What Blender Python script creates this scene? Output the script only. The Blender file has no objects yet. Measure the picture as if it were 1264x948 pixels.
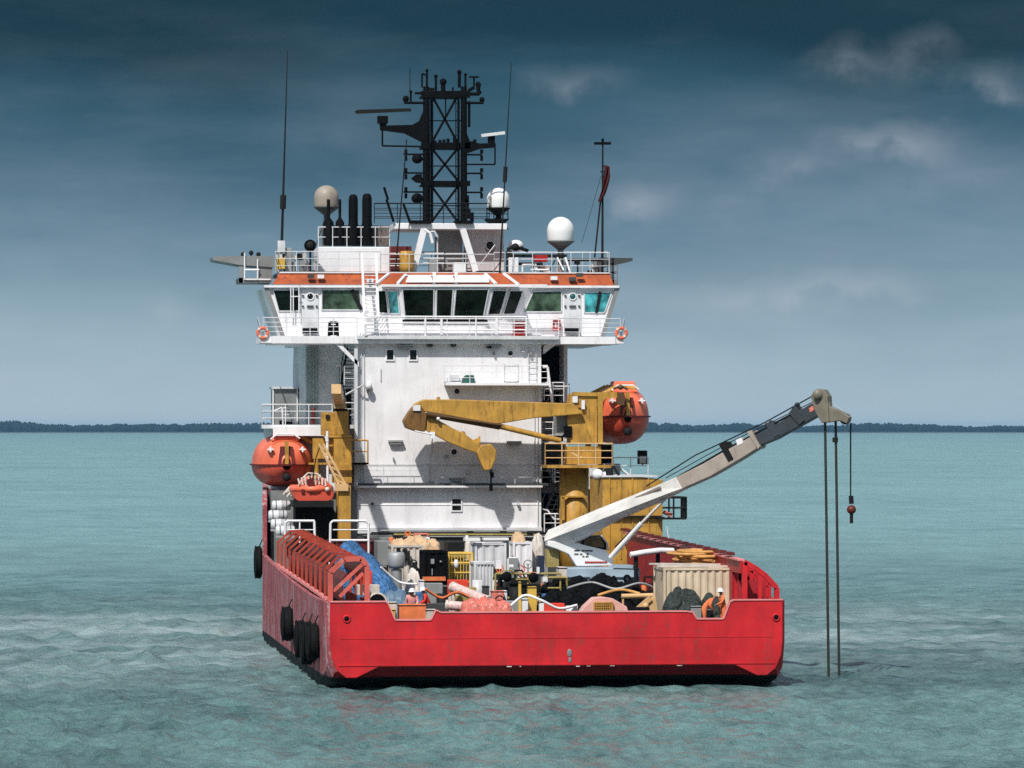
import bpy, bmesh, math, random
import numpy as np
from mathutils import Vector, Matrix, noise as mnoise
random.seed(7)
S = bpy.context.scene
COL = S.collection
R = math.radians
# ------------------------------------------------------------------ camera geometry
F = 5377.0                                   # focal length in pixels of the 1264 px wide photograph
TH = R(6.81)                                 # camera heading, clockwise from the ship's axis (+Y)
CAM = Vector((-24.5, -188.4, 11.3))
FW = (math.sin(TH), math.cos(TH)); RT = (math.cos(TH), -math.sin(TH))
HOR = 530.0
def P(px, py, Y):
    """measured picture point lying in the plane y = Y -> metres in the ship's frame"""
    t = (px - 632) / F
    dy = Y - CAM.y
    dx = dy * (t * FW[1] - RT[1]) / (RT[0] - t * FW[0])
    dep = dx * FW[0] + dy * FW[1]
    return Vector((CAM.x + dx, Y, CAM.z + (HOR - py) * dep / F))
def PX(px, Y): return P(px, 500, Y).x
def PZ(px, py, Y): return P(px, py, Y).z

# ------------------------------------------------------------------ materials
def mat_new(name):
    m = bpy.data.materials.new(name); m.use_nodes = True
    nt = m.node_tree; nt.nodes.clear()
    out = nt.nodes.new('ShaderNodeOutputMaterial'); b = nt.nodes.new('ShaderNodeBsdfPrincipled')
    nt.links.new(b.outputs[0], out.inputs[0])
    return m, nt, b
def N(nt, t, **k):
    n = nt.nodes.new(t)
    for a, v in k.items(): setattr(n, a, v)
    return n
def c4(c): return (c[0], c[1], c[2], 1)
MATS = {}
def paint(name, col, rough=.45, wear=.25, wearcol=(.16, .06, .025), scale=1.0, streak=True, metal=0, var=.22, bump=.15, grime=.25, spec=.4, bumpd=.03, plates=False):
    if name in MATS: return MATS[name]
    m, nt, b = mat_new(name); L = nt.links.new
    tc = N(nt, 'ShaderNodeTexCoord')
    mp = N(nt, 'ShaderNodeMapping'); mp.inputs['Scale'].default_value = (scale * 3, scale * 3, scale * (.45 if streak else 3))
    L(tc.outputs['Object'], mp.inputs[0])
    n1 = N(nt, 'ShaderNodeTexNoise'); n1.inputs['Scale'].default_value = 1.2; n1.inputs['Detail'].default_value = 7; n1.inputs['Roughness'].default_value = .65
    L(mp.outputs[0], n1.inputs['Vector'])
    n2 = N(nt, 'ShaderNodeTexNoise'); n2.inputs['Scale'].default_value = .8 * scale; n2.inputs['Detail'].default_value = 6
    L(tc.outputs['Object'], n2.inputs['Vector'])
    n3 = N(nt, 'ShaderNodeTexNoise'); n3.inputs['Scale'].default_value = 7 * scale; n3.inputs['Detail'].default_value = 5
    L(tc.outputs['Object'], n3.inputs['Vector'])
    r1 = N(nt, 'ShaderNodeValToRGB')
    r1.color_ramp.elements[0].position = .3; r1.color_ramp.elements[0].color = c4([v * (1 - var) for v in col])
    r1.color_ramp.elements[1].position = .7; r1.color_ramp.elements[1].color = c4([min(.9, v * (1 + var * .7)) for v in col])
    L(n2.outputs[0], r1.inputs[0])
    g = N(nt, 'ShaderNodeMapRange'); g.inputs[1].default_value = .5; g.inputs[2].default_value = .8; g.inputs[4].default_value = grime
    L(n1.outputs[0], g.inputs[0])
    mg = N(nt, 'ShaderNodeMixRGB'); mg.inputs[2].default_value = c4([v * .35 + .02 for v in col]); L(g.outputs[0], mg.inputs[0]); L(r1.outputs[0], mg.inputs[1])
    r2 = N(nt, 'ShaderNodeValToRGB'); t = .78 - wear * .45
    r2.color_ramp.elements[0].position = t; r2.color_ramp.elements[0].color = (0, 0, 0, 1)
    r2.color_ramp.elements[1].position = t + .09; r2.color_ramp.elements[1].color = (1, 1, 1, 1)
    ad = N(nt, 'ShaderNodeMath', operation='ADD'); ad.inputs[1].default_value = 0
    mu = N(nt, 'ShaderNodeMath', operation='MULTIPLY'); mu.inputs[1].default_value = .35; L(n3.outputs[0], mu.inputs[0])
    mu2 = N(nt, 'ShaderNodeMath', operation='MULTIPLY'); mu2.inputs[1].default_value = .75; L(n1.outputs[0], mu2.inputs[0])
    L(mu.outputs[0], ad.inputs[0]); L(mu2.outputs[0], ad.inputs[1]); L(ad.outputs[0], r2.inputs[0])
    mx = N(nt, 'ShaderNodeMixRGB'); mx.inputs[2].default_value = c4(wearcol); L(mg.outputs[0], mx.inputs[1])
    mk = N(nt, 'ShaderNodeMath', operation='MULTIPLY'); mk.inputs[1].default_value = .8 if wear > 0 else 0
    L(r2.outputs[0], mk.inputs[0]); L(mk.outputs[0], mx.inputs[0])
    L(mx.outputs[0], b.inputs['Base Color'])
    rr = N(nt, 'ShaderNodeMapRange'); rr.inputs[3].default_value = rough - .1; rr.inputs[4].default_value = min(1, rough + .2); L(n3.outputs[0], rr.inputs[0])
    L(rr.outputs[0], b.inputs['Roughness']); b.inputs['Metallic'].default_value = metal; b.inputs['Specular IOR Level'].default_value = spec
    bp = N(nt, 'ShaderNodeBump'); bp.inputs['Strength'].default_value = bump; bp.inputs['Distance'].default_value = bumpd
    if bumpd > .1:
        n5 = N(nt, 'ShaderNodeTexNoise'); n5.inputs['Scale'].default_value = 2.4; n5.inputs['Detail'].default_value = 8; n5.inputs['Distortion'].default_value = 1.2; L(tc.outputs['Object'], n5.inputs['Vector']); L(n5.outputs[0], bp.inputs['Height'])
    elif plates:                                         # plating dished between its frames
        wv = N(nt, 'ShaderNodeTexWave'); wv.bands_direction = 'X'; wv.inputs['Scale'].default_value = .45; wv.inputs['Distortion'].default_value = .6; wv.inputs['Detail'].default_value = 1; L(tc.outputs['Object'], wv.inputs['Vector'])
        am = N(nt, 'ShaderNodeMath', operation='MULTIPLY_ADD'); am.inputs[1].default_value = .5; L(wv.outputs['Fac'], am.inputs[0]); L(n2.outputs[0], am.inputs[2]); L(am.outputs[0], bp.inputs['Height'])
    else: L(n2.outputs[0], bp.inputs['Height'])
    L(bp.outputs[0], b.inputs['Normal'])
    MATS[name] = m
    return m
def glass(name, col, rough=.08):
    m, nt, b = mat_new(name); L = nt.links.new
    tc = N(nt, 'ShaderNodeTexCoord'); n = N(nt, 'ShaderNodeTexNoise'); n.inputs['Scale'].default_value = 1.7; n.inputs['Detail'].default_value = 4
    L(tc.outputs['Object'], n.inputs['Vector'])
    r = N(nt, 'ShaderNodeValToRGB'); r.color_ramp.elements[0].position = .35; r.color_ramp.elements[0].color = c4([v * .3 for v in col])
    r.color_ramp.elements[1].position = .65; r.color_ramp.elements[1].color = c4([v * 1.5 for v in col])
    L(n.outputs[0], r.inputs[0]); L(r.outputs[0], b.inputs['Base Color'])
    b.inputs['Roughness'].default_value = rough; b.inputs['Specular IOR Level'].default_value = .35
    MATS[name] = m
    return m
WHITE = paint('white_ship_paint', (.82, .81, .83), plates=True, bump=.35, wear=.2, wearcol=(.34, .23, .15), grime=.28, var=.1)
WHITE2 = paint('clean_white_paint', (.8, .8, .8), wear=.02, grime=.1, var=.06)
GREYW = paint('dull_white_paint', (.66, .67, .69), wear=.18, wearcol=(.22, .15, .1), grime=.35)
GREY = paint('grey_paint', (.22, .23, .23), wear=.2, grime=.3)
DGREY = paint('dark_grey_paint', (.055, .06, .06), wear=.15, wearcol=(.09, .05, .03))
BLACK = paint('black_mast_paint', (.0035, .004, .005), wear=.03, wearcol=(.03, .02, .015), rough=.7, spec=.08)
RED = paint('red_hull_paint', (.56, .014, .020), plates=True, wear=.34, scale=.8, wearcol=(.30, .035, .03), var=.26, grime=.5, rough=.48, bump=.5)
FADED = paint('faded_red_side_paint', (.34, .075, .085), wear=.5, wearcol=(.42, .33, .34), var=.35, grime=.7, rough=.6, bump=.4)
RAILSHADE = paint('rail_red_shade_paint', (.13, .014, .008), wear=.3, wearcol=(.16, .05, .025), scale=1.6, grime=.4, var=.3)  # red darkened to paint in the shade between the port arches
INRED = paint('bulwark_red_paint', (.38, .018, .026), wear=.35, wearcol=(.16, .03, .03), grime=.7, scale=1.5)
FRAME = paint('arch_frame_paint', (.40, .050, .028), wear=.4, wearcol=(.24, .09, .05), scale=2, grime=.5)
PINK = paint('sunbleached_red_paint', (.78, .26, .25), wear=.2, wearcol=(.7, .5, .45))
BOOT = paint('boot_top_paint', (.24, .012, .018), wear=.35, wearcol=(.03, .03, .025), grime=.6, rough=.6)
ORANGE = paint('orange_roof_paint', (.42, .095, .030), wear=.5, wearcol=(.28, .06, .03), grime=.35)
BOAT = paint('lifeboat_orange', (.82, .165, .085), wear=.1, wearcol=(.45, .1, .06), rough=.35, grime=.35, streak=True)
BOATD = paint('lifeboat_red_hull', (.58, .080, .045), wear=.2, wearcol=(.3, .07, .04), rough=.4, grime=.5)
OCHRE = paint('ochre_crane_paint', (.50, .275, .048), wear=.38, wearcol=(.22, .10, .03), scale=1.8, grime=.75, var=.3)
PALEO = paint('pale_ochre_paint', (.66, .42, .20), wear=.2, wearcol=(.3, .15, .06))
CRW = paint('crane_white_paint', (.70, .68, .65), wear=.2, wearcol=(.38, .29, .22), grime=.3, streak=False)
CRB = paint('crane_beige_paint', (.42, .36, .31), wear=.3, wearcol=(.22, .16, .12), streak=False, grime=.4)
CRG = paint('crane_grey_steel', (.045, .055, .065), wear=.3, wearcol=(.15, .13, .11), streak=False)
STEEL = paint('galvanised_steel', (.35, .36, .36), wear=.2, metal=.3, rough=.5)
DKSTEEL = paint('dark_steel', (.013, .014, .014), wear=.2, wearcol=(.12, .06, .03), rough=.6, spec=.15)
RUBBER = paint('black_rubber', (.006, .007, .007), spec=.15, wear=.12, wearcol=(.05, .05, .045), rough=.8, bump=.6)
def boot_line(m, z):                                  # shade at the foot of the hull, painted on as black below z
    nt = m.node_tree; b = nt.nodes['Principled BSDF']; src = b.inputs['Base Color'].links[0].from_socket; L = nt.links.new
    tc = N(nt, 'ShaderNodeTexCoord'); s = N(nt, 'ShaderNodeSeparateXYZ'); L(tc.outputs['Object'], s.inputs[0]); r = N(nt, 'ShaderNodeMapRange'); r.inputs[1].default_value = z; r.inputs[2].default_value = z + .06
    L(s.outputs[2], r.inputs[0]); mx = N(nt, 'ShaderNodeMixRGB'); mx.inputs[1].default_value = (.004, .005, .005, 1); L(r.outputs[0], mx.inputs[0]); L(src, mx.inputs[2]); L(mx.outputs[0], b.inputs['Base Color']); b.inputs['Specular IOR Level'].default_value = .15
boot_line(BOOT, .50); boot_line(FADED, .50)
ENDF = paint('end_frame_paint', (.60, .115, .085), wear=.3, wearcol=(.66, .36, .30))
DECK = paint('deck_green_paint', (.03, .036, .03), wear=.4, wearcol=(.13, .08, .05), streak=False)
RADW = paint('radome_white', (.82, .82, .82), wear=0, grime=.12, var=.03, rough=.35)
RADB = paint('radome_beige', (.36, .31, .26), wear=.02, grime=.3, rough=.5)
BEIGE = paint('beige_container_paint', (.64, .53, .39), wear=.3, wearcol=(.25, .13, .07), grime=.4)
BLUE = paint('blue_tarpaulin', (.06, .19, .42), bumpd=.5, wear=.2, wearcol=(.2, .3, .42), rough=.5, var=.45, streak=False, bump=1)
GREENT = paint('dark_green_tarpaulin', bumpd=.5, col=(.035, .05, .045), wear=.3, wearcol=(.13, .14, .12), rough=.7, streak=False, bump=1)
NETB = paint('black_netting', bumpd=.6, col=(.006, .007, .008), spec=.1, wear=.25, wearcol=(.05, .055, .06), scale=3, streak=False, rough=.85, bump=1)
SACK = paint('tan_sackcloth', bumpd=.4, col=(.58, .40, .24), wear=.3, wearcol=(.3, .13, .07), scale=2, streak=False, rough=.9)
SALMON = paint('salmon_canvas', bumpd=.4, col=(.66, .17, .13), wear=.4, wearcol=(.75, .55, .48), scale=2, streak=False, rough=.8)
ROPE = paint('orange_rope_fibre', (.62, .32, .10), wear=.35, wearcol=(.25, .1, .04), scale=4, streak=False, rough=.9)
PALEB = paint('pale_blue_paint', (.34, .44, .52), wear=.25, wearcol=(.2, .18, .16))
YEL = paint('yellow_paint', (.70, .45, .08), wear=.25, wearcol=(.3, .14, .05))
OLIVE = paint('olive_yellow_rack', (.34, .27, .08), wear=.35, wearcol=(.5, .45, .35), scale=2)
CREAM = paint('cream_locker_paint', (.62, .56, .50), wear=.35, wearcol=(.25, .12, .08), scale=2)
REDBOX = paint('red_locker_paint', (.42, .012, .015), wear=.05)
DKRED = paint('oxide_red_paint', (.12, .012, .012), wear=.25, wearcol=(.04, .02, .015))
SKIN = paint('skin', (.30, .16, .10), wear=0, grime=.1)
COVO = paint('orange_coverall', (.75, .20, .07), wear=.1, wearcol=(.4, .1, .05), scale=3, rough=.9)
COVR = paint('red_coverall', (.72, .055, .03), wear=.1, wearcol=(.4, .1, .05), scale=3, rough=.9)
COVP = paint('pink_coverall', (.78, .32, .30), wear=.15, wearcol=(.7, .6, .55), scale=3, rough=.9)
BOOTM = paint('boot_leather', (.02, .018, .015), wear=0)
FLAG = paint('red_flag_cloth', (.075, .008, .010), wear=.1, rough=.9, streak=False)
GDARK = glass('dark_bridge_glass', (.004, .010, .006)); GDARK.node_tree.nodes['Principled BSDF'].inputs['Specular IOR Level'].default_value = .15
GGREEN = glass('green_blind_glass', (.05, .085, .055), .25)
GTEAL = glass('teal_glass', (.06, .33, .36), .15)
GBLACK = glass('black_window_glass', (.008, .009, .01), .15)

# ------------------------------------------------------------------ mesh builder
SPLIT = {'railing', 'davit_frame', 'platform_leg', 'aerial_bracket', 'wing_bracket', 'doorway', 'stay_wire', 'arm_stay', 'underframe_rail', 'casing_pipe', 'platform_underframe', 'roof_panel', 'housing_lamp', 'boom_lamp', 'cylinder_bracket', 'hydraulic_pack', 'gauge_panel', 'rubbing_strake', 'side_panel', 'top_fitting', 'tank_ledge'}
class MB:
    def __init__(s): s.v = []; s.f = []; s.sm = []
    def add(s, vs, fs, smooth=False):
        o = len(s.v); s.v += [tuple(p) for p in vs]; s.f += [tuple(i + o for i in f) for f in fs]; s.sm += [smooth] * len(fs); return s
    def box(s, x0, x1, y0, y1, z0, z1):
        vs = [(x, y, z) for x in (x0, x1) for y in (y0, y1) for z in (z0, z1)]
        return s.add(vs, [(0, 1, 3, 2), (4, 6, 7, 5), (0, 4, 5, 1), (2, 3, 7, 6), (0, 2, 6, 4), (1, 5, 7, 3)])
    def pbox(s, px0, py0, px1, py1, Y, depth):      # box whose aft face covers a measured rectangle at plane Y
        a = P(px0, py1, Y); b = P(px1, py0, Y)
        return s.box(a.x, b.x, Y, Y + depth, a.z, b.z)
    def tube(s, a, b, r, r2=None, n=8, caps=True):
        a = Vector(a); b = Vector(b); r2 = r if r2 is None else r2
        d = (b - a)
        if d.length < 1e-6: return s
        d.normalize(); u = d.orthogonal().normalized(); w = d.cross(u)
        vs = []
        for i in range(n):
            t = 2 * math.pi * i / n; e = u * math.cos(t) + w * math.sin(t)
            vs.append(a + e * r)
        for i in range(n):
            t = 2 * math.pi * i / n; e = u * math.cos(t) + w * math.sin(t)
            vs.append(b + e * r2)
        s.add(vs, [(i, (i + 1) % n, n + (i + 1) % n, n + i) for i in range(n)], True)
        if caps: s.add(vs, [tuple(range(n - 1, -1, -1)), tuple(range(n, 2 * n))])
        return s
    def path(s, pts, r, n=6):
        for a, b in zip(pts[:-1], pts[1:]): s.tube(a, b, r, n=n)
        return s
    def bar(s, a, b, w, h, up=(0, 0, 1), w2=None, h2=None):   # rectangular bar, may taper
        a = Vector(a); b = Vector(b); d = (b - a).normalized(); up = Vector(up)
        sd = d.cross(up)
        if sd.length < 1e-4: sd = d.cross(Vector((0, 1, 0)))
        sd.normalize(); u = sd.cross(d)
        w2 = w if w2 is None else w2; h2 = h if h2 is None else h2
        vs = []
        for p, ww, hh in ((a, w, h), (b, w2, h2)):
            for i, j in ((-1, -1), (1, -1), (1, 1), (-1, 1)): vs.append(p + sd * i * ww / 2 + u * j * hh / 2)
        return s.add(vs, [(3, 2, 1, 0), (4, 5, 6, 7), (0, 1, 5, 4), (1, 2, 6, 5), (2, 3, 7, 6), (3, 0, 4, 7)])
    def prism(s, pts, off):                           # closed polygon pts (3D) extruded along off
        n = len(pts); off = Vector(off); vs = [Vector(p) for p in pts] + [Vector(p) + off for p in pts]
        return s.add(vs, [tuple(range(n)), tuple(range(2 * n - 1, n - 1, -1))] + [(i, n + i, n + (i + 1) % n, (i + 1) % n) for i in range(n)])
    def lathe(s, prof, c, axis='z', n=20):            # prof: (r, h)
        c = Vector(c); vs = []
        for r, h in prof:
            for i in range(n):
                t = 2 * math.pi * i / n; a, b_ = r * math.cos(t), r * math.sin(t)
                vs.append(c + (Vector((a, b_, h)) if axis == 'z' else Vector((a, h, b_)) if axis == 'y' else Vector((h, a, b_))))
        m = len(prof)
        return s.add(vs, [(k * n + i, k * n + (i + 1) % n, (k + 1) * n + (i + 1) % n, (k + 1) * n + i) for k in range(m - 1) for i in range(n)], True)
    def ball(s, c, r, n=14, sz=1.0, sx=1.0, sy=1.0):
        vs = []; m = n // 2 + 1
        c = Vector(c)
        for k in range(m + 1):
            ph = math.pi * k / m
            for i in range(n):
                t = 2 * math.pi * i / n
                vs.append(c + Vector((r * sx * math.sin(ph) * math.cos(t), r * sy * math.sin(ph) * math.sin(t), -r * sz * math.cos(ph))))
        return s.add(vs, [(k * n + i, k * n + (i + 1) % n, (k + 1) * n + (i + 1) % n, (k + 1) * n + i) for k in range(m) for i in range(n)], True)
    def torus(s, c, R_, r, axis='z', n=24, m=8, a0=0, a1=2 * math.pi, ell=1.0):
        pts = []
        full = abs(a1 - a0 - 2 * math.pi) < 1e-4
        c = Vector(c); vs = []; nn = n if full else n + 1
        for i in range(nn):
            t = a0 + (a1 - a0) * i / n
            for j in range(m):
                q = 2 * math.pi * j / m; rr = R_ + r * math.cos(q); h = r * math.sin(q)
                a, b_ = rr * math.cos(t), rr * math.sin(t) * ell
                vs.append(c + (Vector((a, b_, h)) if axis == 'z' else Vector((a, h, b_)) if axis == 'y' else Vector((h, a, b_))))
        return s.add(vs, [(i * m + j, ((i + 1) % nn) * m + j, ((i + 1) % nn) * m + (j + 1) % m, i * m + (j + 1) % m) for i in range(n) for j in range(m)], True)
    def rail(s, pts, h=1.1, rails=3, step=1.4, r=.026, lean=(0, 0, 0)):
        lean = Vector(lean); pts = [Vector(p) for p in pts]
        for a, b in zip(pts[:-1], pts[1:]):
            n = max(1, int(round((b - a).length / step)))
            for i in range(n + 1):
                p = a.lerp(b, i / n); s.tube(p, p + Vector((0, 0, h)) + lean, r, n=5)
            for k in range(rails):
                t = (k + 1) / rails; o = (Vector((0, 0, h)) + lean) * t
                s.tube(a + o, b + o, r * (1.15 if k == rails - 1 else .8), n=5)
        return s
    def ladder(s, a, b, w=.5, ax=(1, 0, 0), step=.3, r=.03):
        a = Vector(a); b = Vector(b); ax = Vector(ax) * w / 2
        s.tube(a - ax, b - ax, r, n=5); s.tube(a + ax, b + ax, r, n=5)
        n = max(1, int((b - a).length / step))
        for i in range(1, n): p = a.lerp(b, i / n); s.tube(p - ax, p + ax, r * .7, n=4)
        return s
    def heap(s, cx, cy, z0, rx, ry, h, n=44, rough=.25, sc=1.2, seed=0, peak=(0, 0), flat=.75, fold=0.0):
        """cloth or cargo mound: dense grid with folds, closed underneath"""
        vs = []; N_ = n
        for j in range(N_ + 1):
            for i in range(N_ + 1):
                u = i / N_ * 2 - 1; v = j / N_ * 2 - 1
                d = (abs(u) ** 3 + abs(v) ** 3) ** (1 / 3)
                f = max(0, 1 - d ** 2.2) ** flat
                slope = 1 + peak[0] * u + peak[1] * v
                q = Vector((u * rx * sc, v * ry * sc, seed * 7.3))
                k = mnoise.fractal(q, .9, 2.1, 5)
                bl = min(1, 2.1 * abs(mnoise.noise(q * .9 + Vector((3, 1, 0))))) ** .55; b2 = min(1, 2.1 * abs(mnoise.noise(q * 2.3 + Vector((8, 5, 0))))) ** .6
                z = h * f * slope * (1 - fold * .5 + fold * (.34 * bl + .16 * b2)) * (1 + rough * .25 * k) if h * f > 0 else 0
                vs.append((cx + u * rx * (1 + .05 * k), cy + v * ry * (1 + .05 * k), z0 + max(0, z)))
        fs = [(j * (N_ + 1) + i, j * (N_ + 1) + i + 1, (j + 1) * (N_ + 1) + i + 1, (j + 1) * (N_ + 1) + i) for j in range(N_) for i in range(N_)]
        return s.add(vs, fs, True)
    def groups(s, tol=.04):
        par = list(range(len(s.v)))
        def fd(i):
            while par[i] != i: par[i] = par[par[i]]; i = par[i]
            return i
        for f in s.f:
            a = fd(f[0])
            for i in f[1:]: par[fd(i)] = a
        isl = {}
        for i in range(len(s.v)): isl.setdefault(fd(i), []).append(i)
        bb = []
        for k, ix in isl.items():
            a = np.array([s.v[i] for i in ix]); bb.append([k, a.min(0) - tol, a.max(0) + tol])
        gp = list(range(len(bb)))
        def gf(i):
            while gp[i] != i: gp[i] = gp[gp[i]]; i = gp[i]
            return i
        for i in range(len(bb)):
            for j in range(i + 1, len(bb)):
                if (bb[i][1] <= bb[j][2]).all() and (bb[j][1] <= bb[i][2]).all(): gp[gf(j)] = gf(i)
        lab = {bb[i][0]: gf(i) for i in range(len(bb))}; out = {}
        for f, sm in zip(s.f, s.sm):
            m = out.setdefault(lab[fd(f[0])], (MB(), {}))
            idx = []
            for i in f:
                if i not in m[1]: m[1][i] = len(m[0].v); m[0].v.append(s.v[i])
                idx.append(m[1][i])
            m[0].f.append(tuple(idx)); m[0].sm.append(sm)
        return [m[0] for m in out.values()]
    def build(s, name, mat, parent=None, smooth_angle=None, bevel=0, label=None, cat=None, group=None, kind=None, fix=True, nosplit=False):
        if parent is not None and not nosplit and name in SPLIT:
            r = [g.build(name, mat, parent, bevel=bevel, label=label, nosplit=True) for g in s.groups()]; return r[0]
        me = bpy.data.meshes.new(name)
        off = Vector((0, 0, 0)); p = parent
        while p is not None: off += p.location; p = p.parent
        top = None
        if parent is None and kind is None and s.v:          # a thing that is one mesh: origin at its base
            a = np.array(s.v); top = Vector((float((a[:, 0].min() + a[:, 0].max()) / 2), float((a[:, 1].min() + a[:, 1].max()) / 2), float(a[:, 2].min())))
            off = top
        me.from_pydata([(v[0] - off.x, v[1] - off.y, v[2] - off.z) for v in s.v], [], s.f)
        me.polygons.foreach_set('use_smooth', s.sm)
        if fix:
            bm = bmesh.new(); bm.from_mesh(me); bmesh.ops.recalc_face_normals(bm, faces=bm.faces); bm.to_mesh(me); bm.free()
        me.materials.append(mat); me.update()
        o = bpy.data.objects.new(name, me); COL.objects.link(o)
        if top: o.location = top
        if parent is not None: o.parent = parent
        if bevel:
            m = o.modifiers.new('bevel', 'BEVEL'); m.width = bevel; m.segments = 2; m.limit_method = 'ANGLE'
        tag(o, label, cat, group, kind)
        return o
def tag(o, label=None, cat=None, group=None, kind=None):
    if label: o['label'] = label
    if cat: o['category'] = cat
    if group: o['group'] = group
    if kind: o['kind'] = kind
    return o
def root(name, loc, label, cat, group=None):
    o = bpy.data.objects.new(name, None); COL.objects.link(o); o.location = loc; o.empty_display_size = .3
    return tag(o, label, cat, group)
def each(par, name, mat, lst):
    for b in lst: b.build(name, mat, par)
def copy_tree(o, parent=None, loc=None, rotz=0):
    c = o.copy(); COL.objects.link(c); c.parent = parent
    if loc is not None: c.location = loc
    if rotz: c.rotation_euler = (0, 0, rotz)
    for ch in [x for x in bpy.data.objects if x.parent is o]: copy_tree(ch, c)
    return c
# ================================================================== camera, sun, sky
cd = bpy.data.cameras.new('camera'); cam = bpy.data.objects.new('camera', cd); COL.objects.link(cam)
cam.location = CAM; cam.rotation_euler = (R(90), 0, -TH)
cd.sensor_width = 36; cd.lens = 36 * F / 1264; cd.shift_y = (HOR - 474) / 1264
cd.clip_start = 1; cd.clip_end = 90000
S.camera = cam
SAZ, SEL = R(28), R(50)                     # sun behind the camera, to port
sdir = Vector((-math.sin(SAZ) * math.cos(SEL), -math.cos(SAZ) * math.cos(SEL), math.sin(SEL)))
ld = bpy.data.lights.new('sun', 'SUN'); sun = bpy.data.objects.new('sun', ld); COL.objects.link(sun)
ld.energy = 4.3; ld.angle = R(1.0); ld.color = (1, .965, .9)
sun.rotation_euler = (-sdir).to_track_quat('-Z', 'Y').to_euler(); sun.location = (-60, -100, 120)
w = bpy.data.worlds.new('World'); S.world = w; w.use_nodes = True
nt = w.node_tree; nt.nodes.clear(); L = nt.links.new
out = N(nt, 'ShaderNodeOutputWorld'); bg = N(nt, 'ShaderNodeBackground'); L(bg.outputs[0], out.inputs[0])
sky = N(nt, 'ShaderNodeTexSky'); sky.sky_type = 'NISHITA'; sky.sun_disc = False; sky.sun_elevation = SEL
sky.sun_rotation = math.atan2(sdir.x, sdir.y); sky.air_density = 1.2; sky.dust_density = 1.5
SKYS = .09
bg.inputs['Strength'].default_value = SKYS
tc = N(nt, 'ShaderNodeTexCoord'); sx = N(nt, 'ShaderNodeSeparateXYZ'); L(tc.outputs['Generated'], sx.inputs[0])
def M(op, a, b=None, c=None, clamp=False):
    n = N(nt, 'ShaderNodeMath', operation=op); n.use_clamp = clamp
    for i, v in enumerate((a, b, c)):
        if v is None: continue
        if isinstance(v, (int, float)): n.inputs[i].default_value = v
        else: L(v, n.inputs[i])
    return n.outputs[0]
el = M('MULTIPLY', M('ARCSINE', sx.outputs[2]), 180 / math.pi)                 # degrees
az = M('MULTIPLY', M('ARCTAN2', sx.outputs[0], sx.outputs[1]), 180 / math.pi)
# bank of dark rain cloud standing over the clear strip at the horizon
n1 = N(nt, 'ShaderNodeTexNoise'); n1.inputs['Scale'].default_value = 9; n1.inputs['Detail'].default_value = 6
mp = N(nt, 'ShaderNodeMapping'); mp.inputs['Scale'].default_value = (1, 1, 3); L(tc.outputs['Generated'], mp.inputs[0]); L(mp.outputs[0], n1.inputs['Vector'])
elw = M('ADD', el, M('MULTIPLY', M('SUBTRACT', n1.outputs[0], .5), 2.2))
rp = N(nt, 'ShaderNodeValToRGB'); cr = rp.color_ramp
L(M('DIVIDE', elw, 30, clamp=True), rp.inputs[0])
def srgb(r, g, b): return tuple(((v / 255 + .055) / 1.055) ** 2.4 if v > 10 else v / 255 / 12.92 for v in (r, g, b))
SKYRAMP = [(0, (176, 196, 208)), (.9, (157, 181, 195)), (1.7, (135, 162, 177)), (2.7, (104, 134, 153)), (3.7, (74, 107, 127)), (4.5, (48, 84, 102)), (5.2, (31, 62, 78)), (7, (30, 56, 70)), (10, (120, 142, 156)), (15, (168, 186, 198)), (26, (185, 198, 208))]
while len(cr.elements) > 1: cr.elements.remove(cr.elements[-1])
for i, (e, c) in enumerate(SKYRAMP):
    q = cr.elements[0] if i == 0 else cr.elements.new(e / 30)
    q.position = e / 30; q.color = c4([v / SKYS for v in srgb(*c)])
nh = N(nt, 'ShaderNodeMixRGB'); L(M('DIVIDE', M('SUBTRACT', el, 16), 24, clamp=True), nh.inputs[0]); L(rp.outputs[0], nh.inputs[1]); L(sky.outputs[0], nh.inputs[2])
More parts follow.
